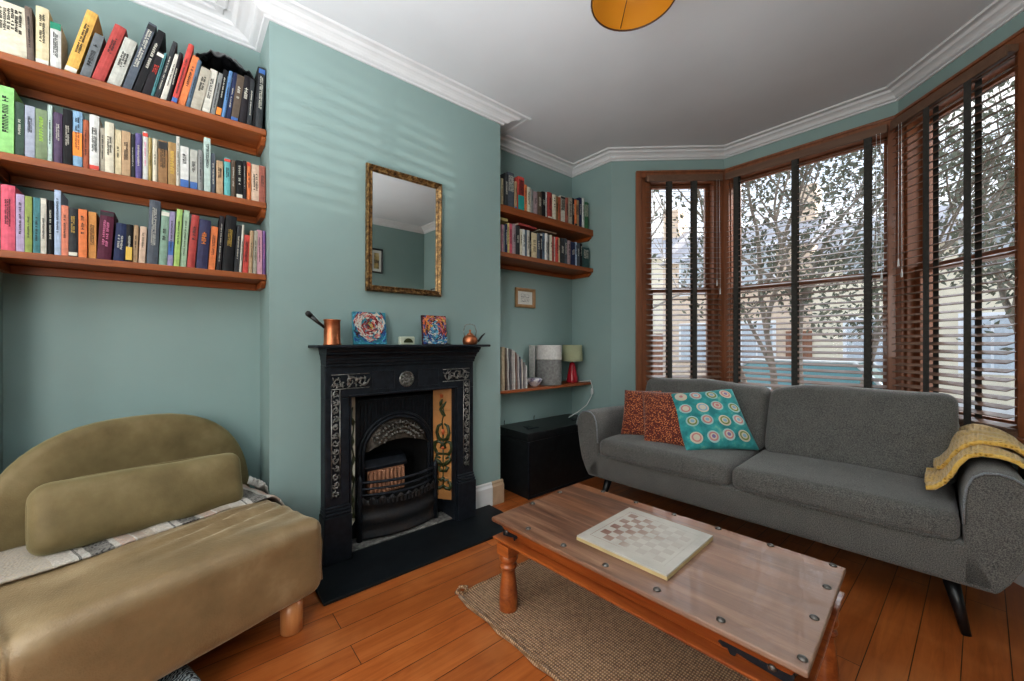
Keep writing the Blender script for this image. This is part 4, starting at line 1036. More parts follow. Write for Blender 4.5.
# seat cushions
def seatfn(p):
    q=p.copy(); q.z+=.004*noise.noise(Vector((q.x*5,q.y*5,0)))
    return q
for x0,x1 in ((-.828,.006),(.012,.828)):
    def sfn(p,x0=x0,x1=x1):
        q=p.copy(); u=(q.x-x0)/(x1-x0)*2-1
        if q.z>.42: q.z+=.022*max(0,1-u*u)**.7*max(0,1-((q.y-.26)/.33)**2)**.5+.006*noise.noise(Vector((q.x*4,q.y*4,1)))
        q.y-= .014*max(0,1-u*u)*max(0,(.25-q.y)/.25)
        return q
    g=G(); g.rbox(((x0+x1)/2,.272,.422),(x1-x0,.575,.112),.036,nx=14,ny=10,nz=2,fn=sfn); o=g.build('seat_cushion',M_tweed,sf)
    g=G(); g.tube([(x0+.02,-.008,.378)]+[(x0+.02+(x1-x0-.04)*k/12,-.013-.014*math.sin(PI*k/12),.377) for k in range(1,12)]+[(x1-.02,-.008,.378)],.003,5); g.build('piping',M_tweed,o)
# back cushions, slumped
for k,(x0,x1,zt) in enumerate(((-.80,.035,.885),(.04,.842,.905))):
    def bfn(p,x0=x0,x1=x1,k=k):
        q=p.copy(); u=(q.x-x0)/(x1-x0)*2-1; v=(q.z-.46)/.44
        q.y+= .15*v                                                        # leans back
        q.y-= .035*max(0,1-u*u)*max(0,math.sin(PI*min(1,max(0,v*.9+.05))))
        if v>.5: q.z-= (v-.5)*(.035*abs(math.sin(u*2.1+k))+.02*u*u)
        if k==0 and u<-.2: q.z-= .0; 
        if k==1: q.z-=.05*max(0,-u-.1)*max(0,v-.5)*1.2
        q.z+=.010*noise.noise(Vector((q.x*6,q.z*5,k*3)))*v; q.y+=.010*noise.noise(Vector((q.x*5,q.z*7,9+k)))
        q.y-=.012*math.exp(-((v-.42+.04*u)/.05)**2)*-1
        return q
    g=G(); g.rbox(((x0+x1)/2,.52,(zt+.465)/2),(x1-x0,.155,zt-.465),.055,nx=16,ny=2,nz=12,fn=bfn); g.build('back_cushion',M_tweed,sf)
for sx in (-1,1):
    for y,yo in ((.085,-.04),(.66,.03)):
        g=G(); g.tube([(sx*.80,y,.208),(sx*(.80+.045),y+yo,.0)],[.027,.014],16); g.build('leg',M_legblack,sf)
# scatter cushions
M_red=Mat('red_brown_dotted_fabric'); _v=M_red.n('TexVoronoi'); M_red.l(M_red.mp(),_v.inputs['Vector']); _v.inputs['Scale'].default_value=115; _v.inputs['Randomness'].default_value=.9
M_red.set(color=M_red.ramp(_v.outputs['Distance'],[(.26,(.62,.26,.10)),(.36,(.40,.09,.03)),(.46,(.10,.014,.008))]),rough=.8,sheen=.3); M_red.bump(_v.outputs['Distance'],.2,.003); M_red=M_red.m
M_teal=Mat('turquoise_cushion_cotton'); _f=M_teal.noise(M_teal.mp(),18,3); M_teal.set(color=M_teal.ramp(_f,[(.35,(.018,.19,.20)),(.6,(.045,.32,.32)),(.72,(.16,.42,.34))]),rough=.85,sheen=.2); M_teal=M_teal.m
g=G(); g.pillow((.56,2.43,.487),(.80,2.53,.487),(.745,2.66,.80),(.50,2.57,.79),.11,pinch=.05); tag(g.build('scatter_cushion',M_red),'red brown dotted cushion tucked into the left arm of the grey sofa','cushion')
g=G(); g.pillow((.79,2.36,.487),(1.08,2.44,.487),(.94,2.63,.805),(.655,2.55,.795),.13,pinch=.05); tag(g.build('scatter_cushion',M_red),'red brown dotted cushion in the middle, partly behind the turquoise cushion','cushion')
tc=[Vector(p) for p in ((1.075,2.36,.490),(1.36,2.70,.495),(1.19,2.735,.845),(.83,2.56,.790))]
g=G(); g.pillow(*tc,.13,n=20,pinch=.05); o=tag(g.build('scatter_cushion',M_teal),'turquoise cushion with pale ringed circles leaning on the left back of the grey sofa','cushion')
# circle motifs on the cushion front
N_=((tc[1]-tc[0]).cross(tc[3]-tc[0])).normalized()
def tcp(u,v,off):
    a,b=(u+1)/2,(v+1)/2; p=tc[0]*(1-a)*(1-b)+tc[1]*a*(1-b)+tc[2]*a*b+tc[3]*(1-a)*b
    return p+N_*(max(0,(1-u*u)*(1-v*v))**.42*.065*1.03+off)
sideN=1 if N_.dot(Vector((2.2,0,1.15))-tc[0])>0 else -1
N_=N_*1
def disc(g,u,v,r,off):
    n=18; c=tcp(u,v,off) if sideN>0 else None
    vs=[tuple(tcp(u,v,off))]+[tuple(tcp(u+r*math.cos(2*PI*k/n),v+r*math.sin(2*PI*k/n),off)) for k in range(n)]
    g.add(vs,[(0,1+k,1+(k+1)%n) for k in range(n)],0,True)
if sideN<0:
    _o=tcp
    def tcp(u,v,off):
        a,b=(u+1)/2,(v+1)/2; p=tc[0]*(1-a)*(1-b)+tc[1]*a*(1-b)+tc[2]*a*b+tc[3]*(1-a)*b
        return p-N_*(max(0,(1-u*u)*(1-v*v))**.42*.065*1.03+off)
CM=[plain('motif_cream',(.55,.50,.40),.9),plain('motif_pink',(.50,.22,.22),.9),plain('motif_violet',(.22,.16,.32),.9),plain('motif_green',(.20,.25,.08),.9),plain('motif_blue',(.25,.40,.50),.9)]
rd=random.Random(4); M_pb=plain('motif_pale_blue',(.35,.52,.50),.9)
for j in range(4):
    for i in range(4):
        u=-.66+.44*i+rd.uniform(-.03,.03); v=-.68+.46*j+rd.uniform(-.03,.03); k=rd.randrange(5)
        g=G()
        for rr,of,mi in ((.170,.003,5 if (i+j)%3 else 0),(.128,.0042,(k+1)%5 if (i+j)%2 else 1),(.088,.0050,0),(.052,.0058,(k+2)%5)):
            b0=len(g.f); disc(g,u,v,rr,of)
            for q in range(b0,len(g.f)): g.m[q]=mi
        g.build('circle_motif',CM+[M_pb],o)

# mustard waffle throw over the right arm
M_must=Mat('mustard_waffle_knit'); _w=M_must.n('TexVoronoi',distance='CHEBYCHEV'); M_must.l(M_must.mp(),_w.inputs['Vector']); _w.inputs['Scale'].default_value=75; _w.inputs['Randomness'].default_value=.25
M_must.set(color=M_must.ramp(_w.outputs['Distance'],[(.08,(.30,.15,.02)),(.3,(.62,.37,.07)),(.6,(.72,.50,.16))]),rough=.95,sheen=.4); M_must.bump(_w.outputs['Distance'],.8,.008); M_must=M_must.m
cr=math.cos(R_(3.2)); sr=math.sin(R_(3.2))
def S2W(x,y,z): return Vector((1.352+x*cr-y*sr,2.272+x*sr+y*cr,z))
def arm_path(t):
    """outline over the right arm from the seat to the outside"""
    P=[(.735,.512),(.762,.520),(.79,.545),(.812,.585),(.829,.63),(.855,.670),(.89,.690),(.93,.690),(.97,.680),(1.005,.655),(1.026,.60),(1.030,.52),(1.022,.44)]
    f=t*(len(P)-1); i=min(int(f),len(P)-2); a=f-i
    return P[i][0]*(1-a)+P[i+1][0]*a, P[i][1]*(1-a)+P[i+1][1]*a
def throw(off,y0,y1,t0,skew,seed,drop):
    def fn(u,v):
        t=t0+(1-t0)*u; x,z=arm_path(t)
        y=y0+(y1-y0)*v+skew*(1-u)**1.5
        fold=.016*math.sin(v*8+seed+u*3)+.012*noise.noise(Vector((u*5,v*5,seed)))
        back=.035*max(0,(z-.40)/.27)*(max(0,y)/.75)**1.5
        return S2W(x,y,z+off+abs(fold)+.004-back*.6)
    return fn
root=empty('throw_blanket',S2W(.93,.40,.69),label='mustard yellow waffle knit throw folded over the right arm of the grey sofa',cat='blanket')
g=G(); g.sheet(throw(.002,.10,.60,.0,-.02,1,0),48,30,.016); wp(g.build('lower_fold',M_must),root)
g=G(); g.sheet(throw(.034,.17,.68,.10,.12,5,0),44,28,.016); wp(g.build('upper_fold',M_must),root)

# ------------------------------------------------------------------ coffee table
ct=empty('coffee_table',(1.409,1.362,0),R_(3.45),label='low rectangular sheesham wood coffee table with iron straps and turned legs',cat='table')
M_ttop=Mat('glare_paled_table_top_wood'); _v=M_ttop.mp((1.3,14,14)); _f=M_ttop.noise(_v,1.7,6,.65,.5); _g=M_ttop.noise(M_ttop.mp((1,1,1)),2.2,3); _p=M_ttop.n('SeparateXYZ'); M_ttop.l(M_ttop.mp(),_p.inputs[0])
_pl=M_ttop.math('FLOOR',M_ttop.math('MULTIPLY',_p.outputs[1],8.2)); _wn=M_ttop.n('TexWhiteNoise',noise_dimensions='1D'); M_ttop.l(_pl,_wn.inputs['W'])
_c=M_ttop.ramp(_f,[(.3,(.070,.028,.018)),(.5,(.18,.085,.050)),(.72,(.34,.19,.115))])
_c=M_ttop.mix(M_ttop.math('MULTIPLY',M_ttop.math('MULTIPLY',_wn.outputs[0],_wn.outputs[0]),.8),_c,(.34,.13,.05))
_c=M_ttop.mix(M_ttop.ramp(M_ttop.math('ADD',M_ttop.math('MULTIPLY',_p.outputs[0],.9),M_ttop.math('MULTIPLY',_g,.5)),[(.0,0.),(.6,.5)]),_c,(.36,.25,.19))  # window glare painted into the wood: base colour pales towards the right end
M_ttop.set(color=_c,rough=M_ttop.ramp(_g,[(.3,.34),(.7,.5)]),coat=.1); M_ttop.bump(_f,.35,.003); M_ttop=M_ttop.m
M_twood=wood('glossy_sheesham_side_wood',(.16,.035,.010),(.50,.155,.038),0,1,.3,.35)
LX,LY=.552,.303
g=G()
n=2
def frus(g,z0,x0,y0,z1,x1,y1):
    g.add([(-x0,-y0,z0),(x0,-y0,z0),(x0,y0,z0),(-x0,y0,z0),(-x1,-y1,z1),(x1,-y1,z1),(x1,y1,z1),(-x1,y1,z1)],[(3,2,1,0),(4,5,6,7),(0,1,5,4),(1,2,6,5),(2,3,7,6),(3,0,4,7)])
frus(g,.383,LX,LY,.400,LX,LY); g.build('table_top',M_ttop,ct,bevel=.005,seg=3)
g=G(); frus(g,.366,LX-.028,LY-.028,.383,LX-.002,LY-.002); frus(g,.318,LX-.050,LY-.050,.366,LX-.030,LY-.030); g.build('apron',M_twood,ct,bevel=.003)
g=G(); frus(g,.306,LX-.006,LY-.006,.318,LX-.002,LY-.002); frus(g,.292,LX-.034,LY-.034,.306,LX-.010,LY-.010)
o=g.build('lower_moulding',M_twood,ct,bevel=.004)
for sx in (-1,1):
    for sy in (-1,1):
        g=G(); cx,cy=sx*(LX-.052),sy*(LY-.052)
        g.box(cx-.036,cx+.036,cy-.036,cy+.036,.245,.292)
        g.lathe([(.034,.0),(.039,.008),(.041,.03),(.040,.07),(.035,.12),(.029,.165),(.027,.185),(.035,.190),(.038,.196),(.035,.202),(.028,.206),(.030,.213),(.038,.222),(.040,.232),(.036,.245)],(cx,cy,0),20)
        g.build('leg',M_twood,ct,bevel=.003)
g0=None
def stud(x,y,z,r,nrm):
    g=G(); g.lathe([(r,0),(r*.93,r*.25),(r*.65,r*.48),(r*.3,r*.6),(r*.05,r*.63)],(0,0,0),14)
    o=g.build('stud',M_studs,ct); o.location=(x,y,z)
    o.rotation_euler=nrm; return o
M_studs=plain('dull_iron_stud',(.15,.14,.13),.38,metal=.7,var=.3,scale=80)
for k in range(6):
    x=-.368+.1805*k
    stud(x,-LY+.038,.400,.0115,(0,0,0)); stud(x-.015,LY-.016,.400,.0115,(0,0,0))
for k in range(2): 
    for sx in (-1,1): stud(sx*(LX-.026),-.072+.195*k,.400,.0115,(0,0,0))
# fleur straps on the sides near the corners
def strap(cx,cy,rz,ln):
    pr=[(0,-.022),(.0,.018),(.10,.010),(.125,.006),(.130,.016),(.142,.020),(.148,.010),(.165,.006),(.172,-.004),(.160,-.012),(.148,-.010),(.142,-.022),(.130,-.022),(.125,-.010),(.10,-.014)]
    g=G(); g.prism([(p[0]*ln,p[1]) for p in pr],-.0015,.0015,'y')
    o=g.build('iron_strap',M_iron,ct,bevel=.0008); o.location=(cx,cy,.343); o.rotation_euler=(0,0,rz); 
    g=G(); g.lathe([(.010,0),(.009,.003),(.005,.006),(.001,.0065)],(.045*ln,-.0015,0),12,axis='y'); 
    g.v=[(x,-.003-(y+.0015),z) for x,y,z in g.v]; g.f=[tuple(reversed(f)) for f in g.f]
    g.build('strap_stud',M_studs,o); return o
strap(LX-.034,-LY+.0395,PI,1.0).scale=(1,-1,1); strap(-LX+.034,-LY+.0395,0,.5)
strap(LX-.034,LY-.0395,PI,1.0); strap(LX-.0395,LY-.04,-PI/2,.6).scale=(1,-1,1); strap(LX-.0395,-LY+.04,PI/2,.6)
# chessboard
cb=empty('chess_board',(1.410,1.350,.4005),R_(3.0),label='worn cream wooden chessboard with faded pink squares lying on the coffee table',cat='game board')
M_board=plain('cream_board_wood',(.46,.43,.38),.5,var=.12,scale=9); M_bedge=plain('raw_board_edge',(.50,.38,.20),.7)
M_sq=Mat('faded_pink_squares'); _f=M_sq.noise(M_sq.mp(),6,3); _px=M_sq.n('SeparateXYZ'); M_sq.l(M_sq.mp(),_px.inputs[0])
M_sq.set(color=M_sq.ramp(M_sq.math('ADD',M_sq.math('MULTIPLY',_px.outputs[0],1.6),M_sq.math('MULTIPLY',_f,.7)),[(.0,(.17,.065,.045)),(.22,(.30,.20,.16)),(.42,(.43,.39,.34))]),rough=.5); M_sq=M_sq.m
g=G(); g.box(-.176,.176,-.188,.188,0,.018); g.build('board',M_board,cb,bevel=.0015)
g=G(); g.box(-.1765,.1765,-.1885,.1885,.001,.0125); g.build('raw_edge',M_bedge,cb)
g=G(); q=.033
for i in range(8):
    for j in range(8):
        if (i+j)%2: x,y=-4*q+i*q,-4*q+j*q; g.box(x,x+q,y,y+q,.0178,.0183)
g.build('dark_squares',M_sq,cb)
g=G()
for a in (-.145,.145): g.box(a-.0006,a+.0006,-.145,.145,.0178,.0183); g.box(-.145,.145,a-.0006,a+.0006,.0178,.0183)
g.build('border_line',M_sq,cb)

# ------------------------------------------------------------------ rug
M_jute=Mat('woven_jute'); _v=M_jute.mp(); _w=M_jute.n('TexWave',wave_type='BANDS',bands_direction='Y'); M_jute.l(_v,_w.inputs[0]); _w.inputs['Scale'].default_value=26; _w.inputs['Distortion'].default_value=1.2; _w.inputs['Detail Scale'].default_value=4
_w2=M_jute.n('TexWave',wave_type='BANDS',bands_direction='X'); M_jute.l(_v,_w2.inputs[0]); _w2.inputs['Scale'].default_value=34; _w2.inputs['Distortion'].default_value=2
_n=M_jute.noise(_v,60,3); _h=M_jute.math('MULTIPLY',_w.outputs['Fac'],_w2.outputs['Fac']); _hh=M_jute.math('ADD',M_jute.math('MULTIPLY',_h,.6),M_jute.math('MULTIPLY',_n,.5))
M_jute.set(color=M_jute.ramp(_hh,[(.2,(.14,.070,.03)),(.45,(.38,.22,.115)),(.75,(.62,.40,.235))]),rough=.95,sheen=.2); M_jute.bump(_hh,.9,.006); M_jute=M_jute.m
rg=empty('jute_rug',(1.235,1.415,.0),R_(1.5),label='brown woven jute rug on the floor under the coffee table',cat='rug')
g=G(); rx,ry=.525,.44
pts=[]
for k in range(60): 
    t=k/60*4; s_=int(t); a=t-s_
    x,y=[(-rx+2*rx*a,-ry),(rx,-ry+2*ry*a),(rx-2*rx*a,ry),(-rx,ry-2*ry*a)][s_]
    pts.append((x+.006*math.sin(k*1.7),y+.006*math.cos(k*2.3)))
g.prism(pts,.001,.013); g.build('woven_field',M_jute,rg,bevel=.004)
g=G(); g.tube([(p[0],p[1],.010) for p in pts+[pts[0]]],.009,6); g.build('braided_edge',M_jute,rg)
g=G(); g.tube([(-rx+.01,-ry+.02,.016),(-rx-.02,-ry-.0,.020),(-rx-.035,-ry+.03,.024),(-rx-.012,-ry+.05,.026),(-rx+.012,-ry+.03,.022)],[.010,.009,.008,.009,.006],8); g.build('corner_tassel',M_jute,rg)

# ------------------------------------------------------------------ low armless chair with velvet cover
M_velvet=Mat('olive_gold_velvet'); _n1=M_velvet.noise(M_velvet.mp(),5,4); _n2=M_velvet.noise(M_velvet.mp(),180,2)
M_velvet.set(color=M_velvet.ramp(_n1,[(.3,(.165,.112,.056)),(.55,(.250,.175,.092)),(.75,(.38,.285,.17))]),rough=.42,sheen=.8,spec=.6); M_velvet.b.inputs['Sheen Tint'].default_value=(1,.88,.68,1); M_velvet.b.inputs['Sheen Roughness'].default_value=.28; M_velvet.bump(M_velvet.math('ADD',M_velvet.math('MULTIPLY',_n1,.6),_n2),.35,.004); M_velvet=M_velvet.m
M_olive=Mat('olive_green_velvet'); _n1=M_olive.noise(M_olive.mp(),6,5,.6); _n2=M_olive.noise(M_olive.mp(),200,2)
M_olive.set(color=M_olive.ramp(_n1,[(.3,(.122,.092,.042)),(.55,(.182,.138,.066)),(.75,(.24,.19,.10))]),rough=.6,sheen=.3,spec=.3); M_olive.b.inputs['Sheen Tint'].default_value=(.8,.8,.5,1); M_olive.bump(_n2,.3,.002); M_olive=M_olive.m
M_lv=wood('pale_beech_leg',(.42,.17,.06),(.60,.28,.11),2,1,.4)
dr=R_(18.5); lc=empty('lounge_chair',(0,0,0),dr,label='wide low olive velvet lounge chair with rounded back, left of the fireplace',cat='armchair')
def sfn2(p):
    q=p.copy(); u=(q.y+.13)/.41
    if q.z>.30:
        k=min(1,max(0,(q.z-.30)/.1))
        q.z+=k*(.012*max(0,1-u*u)+.010*noise.noise(Vector((q.x*7,q.y*4,3)))-.02*max(0,.25-q.x))
        # cloth wrinkles towards the back right
        w=math.exp(-((q.x-.36)/.10)**2)*math.exp(-((q.y-.06)/.20)**2)
        q.z+=k*w*.017*math.sin((q.x+.25*q.y)*75)
    if q.x>.5 and q.z<.36: q.x+= .010*noise.noise(Vector((q.y*6,q.z*6,8)))
    return q
g=G(); g.rbox((.262,-.132,.282),(.722,.83,.304),.055,nx=26,ny=26,nz=8,fn=sfn2); st=g.build('seat',M_velvet,lc)
# velvet cover hem, slightly wavy, lapping over the right end
g=G(); g.tube([(.602,.262,.395),(.609,.268,.33),(.606,.266,.25),(.610,.269,.18)],.0035,6); g.tube([(.615,-.545,.40),(.626,-.547,.30),(.626,-.545,.18),(.61,-.54,.14)],.0045,6); g.tube([(.615,-.545,.40),(.58,-.545,.435),(.40,-.545,.44)],.0045,6); g.build('hem_piping',M_velvet,st)
# half-round back
g=G(); nn=30; yc,zc_=-.105,.30
outl=[]
for k in range(nn+1):
    a=PI*k/nn; cx_=math.cos(a); sx_=math.sin(a)
    outl.append((yc+.43*math.copysign(abs(cx_)**.80,cx_), .33+.505*sx_**.72))
outl=[(yc+.43,.10)]+outl+[(yc-.43,.10)]
m_=len(outl); vs=[];fs=[]; xs=[(-.168,.03),(-.160,.008),(-.14,0),(-.115,0),(-.098,.008),(-.088,.03)]
cyy,czz=yc,.42
for xx,ins in xs:
    for y,z in outl:
        dy,dz=cyy-y,czz-z; L=math.hypot(dy,dz)
        vs.append((xx-.05*max(0,z-.4)*1.2+.03,y+dy/L*ins,z+dz/L*ins))
for a in range(len(xs)-1):
    for k in range(m_): fs.append((a*m_+k,a*m_+(k+1)%m_,(a+1)*m_+(k+1)%m_,(a+1)*m_+k))
g.add(vs,fs,0,True)
for a,rv in ((0,False),(len(xs)-1,True)):
    c=len(g.v); xx=sum(g.v[a*m_+k][0] for k in range(m_))/m_
    ring=[a*m_+k for k in range(m_)]
    prev=ring
    for sc in (.75,.45,.15):
        ids=[]
        for k in range(m_):
            v=g.v[a*m_+k]; ids.append(len(g.v)); y=cyy+(v[1]-cyy)*sc; z=czz+(v[2]-czz)*sc
            g.v.append((v[0]*sc+(xx)*(1-sc)+(.012 if rv else -.006)*(1-sc),y,z))
        for k in range(m_):
            f=[prev[k],prev[(k+1)%m_],ids[(k+1)%m_],ids[k]]
            if not rv: f.reverse()
            g.f.append(f); g.s.append(True); g.m.append(0)
        prev=ids
    g.f.append(prev if rv else list(reversed(prev))); g.s.append(True); g.m.append(0)
g.build('backrest',M_olive,lc)
g=G()
def lum(p): 
    return p
a_=[(.165,-.445,.445),(.140,.190,.445),(.035,.175,.665),(.060,-.43,.680)]
C_=[Vector(v) for v in a_]
# lumbar cushion: soft rounded box leaning back
def lfn(p):
    q=p.copy(); u=q.y/.31; v=q.z/.118
    q.x+=.012*(1-u*u)*(1-v*v)+.006*noise.noise(Vector((q.y*8,q.z*8,2)))
    q.z+=.006*noise.noise(Vector((q.y*5,0,7)))
    return q
g.rbox((0,0,0),(.115,.62,.235),.052,nx=2,ny=20,nz=8,fn=lfn)
M4=Matrix.Translation((.108,-.122,.548))@Matrix.Rotation(R_(-2.2),4,'X')@Matrix.Rotation(R_(-2.5),4,'Z')@Matrix.Rotation(R_(-20),4,'Y')
cu=g.build('lumbar_cushion',M_olive)
g=G(); loop=[]
for k in range(64):
    a=2*PI*k/64; c_,s_=math.cos(a),math.sin(a); loop.append((.0,.308*math.copysign(abs(c_)**.35,c_),.1165*math.copysign(abs(s_)**.35,s_)))
g.tube([(.004,y,z) for _,y,z in loop+[loop[0]]],.0045,6); pp=g.build('piping',M_olive,cu)
cu.matrix_basis=Matrix.Rotation(dr,4,'Z')@M4
tag(cu,'long olive velvet bolster cushion leaning on the back of the low lounge chair','cushion')
for cx,cy in ((.545,.182),(.545,-.46),(-.02,.182),(-.02,-.46)):
    g=G(); g.lathe([(.034,0),(.040,.004),(.0405,.05),(.0405,.134)],(cx,cy,0),24); g.build('leg',M_lv,lc)
# black, white and pink woven blanket between seat and cushion
def wov(name='patterned_wool_weave'):
    m=Mat(name); v=m.mp(); s_=m.n('SeparateXYZ'); m.l(v,s_.inputs[0])
    t=m.math('FRACT',m.math('ADD',m.math('MULTIPLY',m.math('MAXIMUM',s_.outputs[1],-.41),4.0),.6)); c=m.ramp(t,[(0,(.55,.50,.44)),(.18,(.60,.57,.52)),(.22,(.05,.05,.05)),(.25,(.55,.52,.48)),(.33,(.035,.035,.035)),(.56,(.50,.47,.43)),(.62,(.48,.33,.26)),(.78,(.62,.60,.56)),(.80,(.36,.28,.22)),(.90,(.44,.37,.29))],'CONSTANT')
    vv=m.n('TexVoronoi'); m.l(v,vv.inputs['Vector']); vv.inputs['Scale'].default_value=120
    c=m.mix(m.ramp(vv.outputs['Distance'],[(.25,.0),(.5,.55)]),c,(.35,.33,.30)); m.set(color=c,rough=.95); m.bump(vv.outputs['Distance'],.7,.004); return m.m
M_wov=wov()
bl=empty('woven_blanket',(0,0,0),dr,label='black, white and beige woven blanket with fringe laid across the low olive chair',cat='blanket')
def bfn3(u,v):
    y=-.545+.865*v; x=-.04+(.285+.012*math.sin(v*7))*u
    z=.440+.010*noise.noise(Vector((u*4,v*9,1)))+.004*u
    if v>.93: z-= ((v-.93)/.07)**2*.08; 
    return Vector((x,y,z))
g=G(); g.sheet(bfn3,14,60,.007); g.build('woven_field',M_wov,bl)
g=G()
for k in range(46):
    x=-.03+.32*k/45; g.tube([(x,.312,.385),(x+rd.uniform(-.006,.006),.326,.365),(x+rd.uniform(-.01,.01),.331+rd.uniform(0,.012),.335+rd.uniform(-.01,.02))],[.0035,.003,.001],5)
for k in range(40):
    a=rd.uniform(0,1); x=-.03+.12*a; g.tube([(x,.285,.45),(x+rd.uniform(-.02,.02),.30,.458+rd.uniform(0,.018)),(x+rd.uniform(-.02,.02),.315,.445),(x+rd.uniform(-.02,.02),.322,.41)],[.005,.006,.005,.003],6)
g.build('fringe',plain('pale_wool_fringe',(.50,.48,.45),.95),bl)['kind']='stuff'
# bundled blanket on the floor beneath
g=G()
def bund(p):
    q=p.copy(); q.z+=.012*noise.noise(q*14); q.x+=.012*noise.noise(q*11+Vector((5,0,0))); return q
g.rbox((0,0,.056),(.26,.34,.10),.045,nx=12,ny=14,nz=4,fn=bund)
M_knit=Mat('black_and_grey_knit'); _w=M_knit.n('TexWave',wave_type='BANDS',bands_direction='DIAGONAL'); M_knit.l(M_knit.mp(),_w.inputs[0]); _w.inputs['Scale'].default_value=48; _w.inputs['Distortion'].default_value=9
M_knit.set(color=M_knit.ramp(_w.outputs['Fac'],[(.4,(.02,.025,.03)),(.6,(.30,.34,.35))]),rough=.95); M_knit.bump(_w.outputs['Fac'],.5,.006); M_knit=M_knit.m
o=g.build('folded_blanket',M_knit); o.location=(.60,-.13,.0); o.rotation_euler=(0,0,dr); tag(o,'dark grey patterned knit blanket bundled on the floor under the lounge chair','blanket')

# ------------------------------------------------------------------ pendant
M_amber=Mat('amber_translucent_shade'); M_amber.set(color=(.55,.23,.02),rough=.45,trans=.0); 
_tr=M_amber.n('BsdfTranslucent'); _tr.inputs[0].default_value=(.75,.33,.04,1); _mx=M_amber.n('MixShader'); _mx.inputs[0].default_value=.5; M_amber.l(M_amber.b.outputs[0],_mx.inputs[1]); M_amber.l(_tr.outputs[0],_mx.inputs[2]); M_amber.l(_mx.outputs[0],M_amber.out.inputs[0]); M_amber=M_amber.m
M_rim=plain('dark_shade_rim',(.05,.018,.008),.5)
pl=empty('pendant_lamp',(1.482,1.165,CZ),label='amber glass pendant lamp shade hanging from the ceiling',cat='lamp')
g=G(); g.lathe([(.05,0),(.05,-.02),(.02,-.03),(.001,-.031)],(0,0,-.0),24); g.v=[v for v in g.v]; g.build('ceiling_rose',M_skirt,pl)
g=G(); g.tube([(0,0,-.02),(0,0,-.33)],.003,6); g.build('flex',M_legblack,pl)
sh=[]
prof_s=[(.028,-.33),(.07,-.345),(.108,-.375),(.130,-.42),(.139,-.485)]
n=40
g=G()
vs=[(r*math.cos(2*PI*i/n),r*math.sin(2*PI*i/n),z) for r,z in prof_s for i in range(n)]
g.add(vs,[(j*n+i,(j+1)*n+i,(j+1)*n+(i+1)%n,j*n+(i+1)%n) for j in range(len(prof_s)-1) for i in range(n)],0,True)
sh=g.build('lamp_shade',M_amber,pl)
g=G(); g.tube([(.139*math.cos(2*PI*i/n),.139*math.sin(2*PI*i/n),-.485) for i in range(n+1)],.003,6)
for k in range(3):
    a=2*PI*k/3+.4; g.tube([(.02*math.cos(a),.02*math.sin(a),-.40),(.137*math.cos(a),.137*math.sin(a),-.478)],.0015,5)
g.build('rim_wire',M_rim,pl)
g=G(); g.lathe([(.010,-.32),(.020,-.34),(.022,-.40),(.016,-.412)],(0,0,0),16); g.build('bulb_holder',M_rim,pl)
g=G(); g.lathe([(.011,-.412),(.022,-.43),(.026,-.45),(.018,-.472),(.003,-.478)],(0,0,0),16); g.build('bulb',plain('frosted_bulb',(.55,.30,.08),.3),pl)
# ------------------------------------------------------------------ outside
M_pave=plain('street_paving',(.55,.55,.54),.9,var=.1,scale=3); M_road=plain('road_asphalt',(.32,.33,.34),.9,var=.1,scale=4)
g=G(); g.box(-25,30,3.75,7.2,-.75,-.55); struct(g.build('front_garden_ground',M_pave)); g=G(); g.box(-25,30,7.2,14.5,-.80,-.62); struct(g.build('road',M_road))
g=G(); g.box(-25,30,14.5,40,-.75,-.55); struct(g.build('far_pavement',M_pave))
M_house=[plain('cream_render',(.78,.70,.55),.9,var=.06,scale=2),plain('pale_brick',(.70,.55,.42),.9,var=.12,scale=5),plain('white_render',(.82,.83,.85),.9,var=.03,scale=2)]
M_hw=plain('house_window_glass',(.5,.55,.6),.3); M_roof=plain('slate_roof',(.30,.30,.33),.8,var=.15,scale=6)
def house(x0,x1,y,h,mat,label,roof=True,rows=2):
    root=empty('terraced_house',((x0+x1)/2,y,-.56),label=label,cat='house',group='houses across the street')
    w=(x1-x0)/2
    g=G(); g.box(-w,w,0,6,0,h); g.build('wall',mat,root)
    if roof: g=G(); g.prism([(-.3,h),(6.3,h),(3,h+1.8)],-w,w,'x'); g.build('roof',M_roof,root); g=G(); g.box(w-1.2,w-.4,2.2,3.2,h+.8,h+2.8); g.build('chimney_stack',M_house[1],root)
    for r in range(rows):
        for c in (-.45,.35):
            g=G(); cx=c*w*1.1; z=.9+r*2.9
            g.box(cx-.62,cx+.62,-.06,.02,z-.08,z+1.62); f=g.build('window_frame',M_house[2],root)
            g=G(); g.box(cx-.52,cx-.03,-.08,-.055,z,z+1.5); g.box(cx+.03,cx+.52,-.08,-.055,z,z+1.5); g.build('pane',M_hw,f)
    g=G(); g.box(w*.88-.45,w*.88+.45 if w*.88+.45<w else w,-.05,.02,0,2.1); g.build('door',M_trimw,root)
house(-13,-7.2,17,5.6,M_house[0],'cream terraced house across the street, far left through the blinds')
house(-7.2,-1.6,17,5.2,M_house[1],'pale brick terraced house across the street behind the bare tree')
house(-1.6,4.2,17,4.6,M_house[0],'low cream house across the street seen through the middle window')
house(4.2,9.5,17,4.0,M_house[1],'pale brick house across the street behind the leafy tree')
house(11.5,19,15.5,9.5,M_house[2],'tall white rendered house across the street at the right window',rows=3)
# garden wall
g=G(); g.box(-12,14,6.4,6.62,-.56,-.05); g.box(-12,14,6.36,6.66,-.05,.0); tag(g.build('garden_wall',M_house[1],bevel=.01),'low pale brick garden wall between the window and the street','wall')
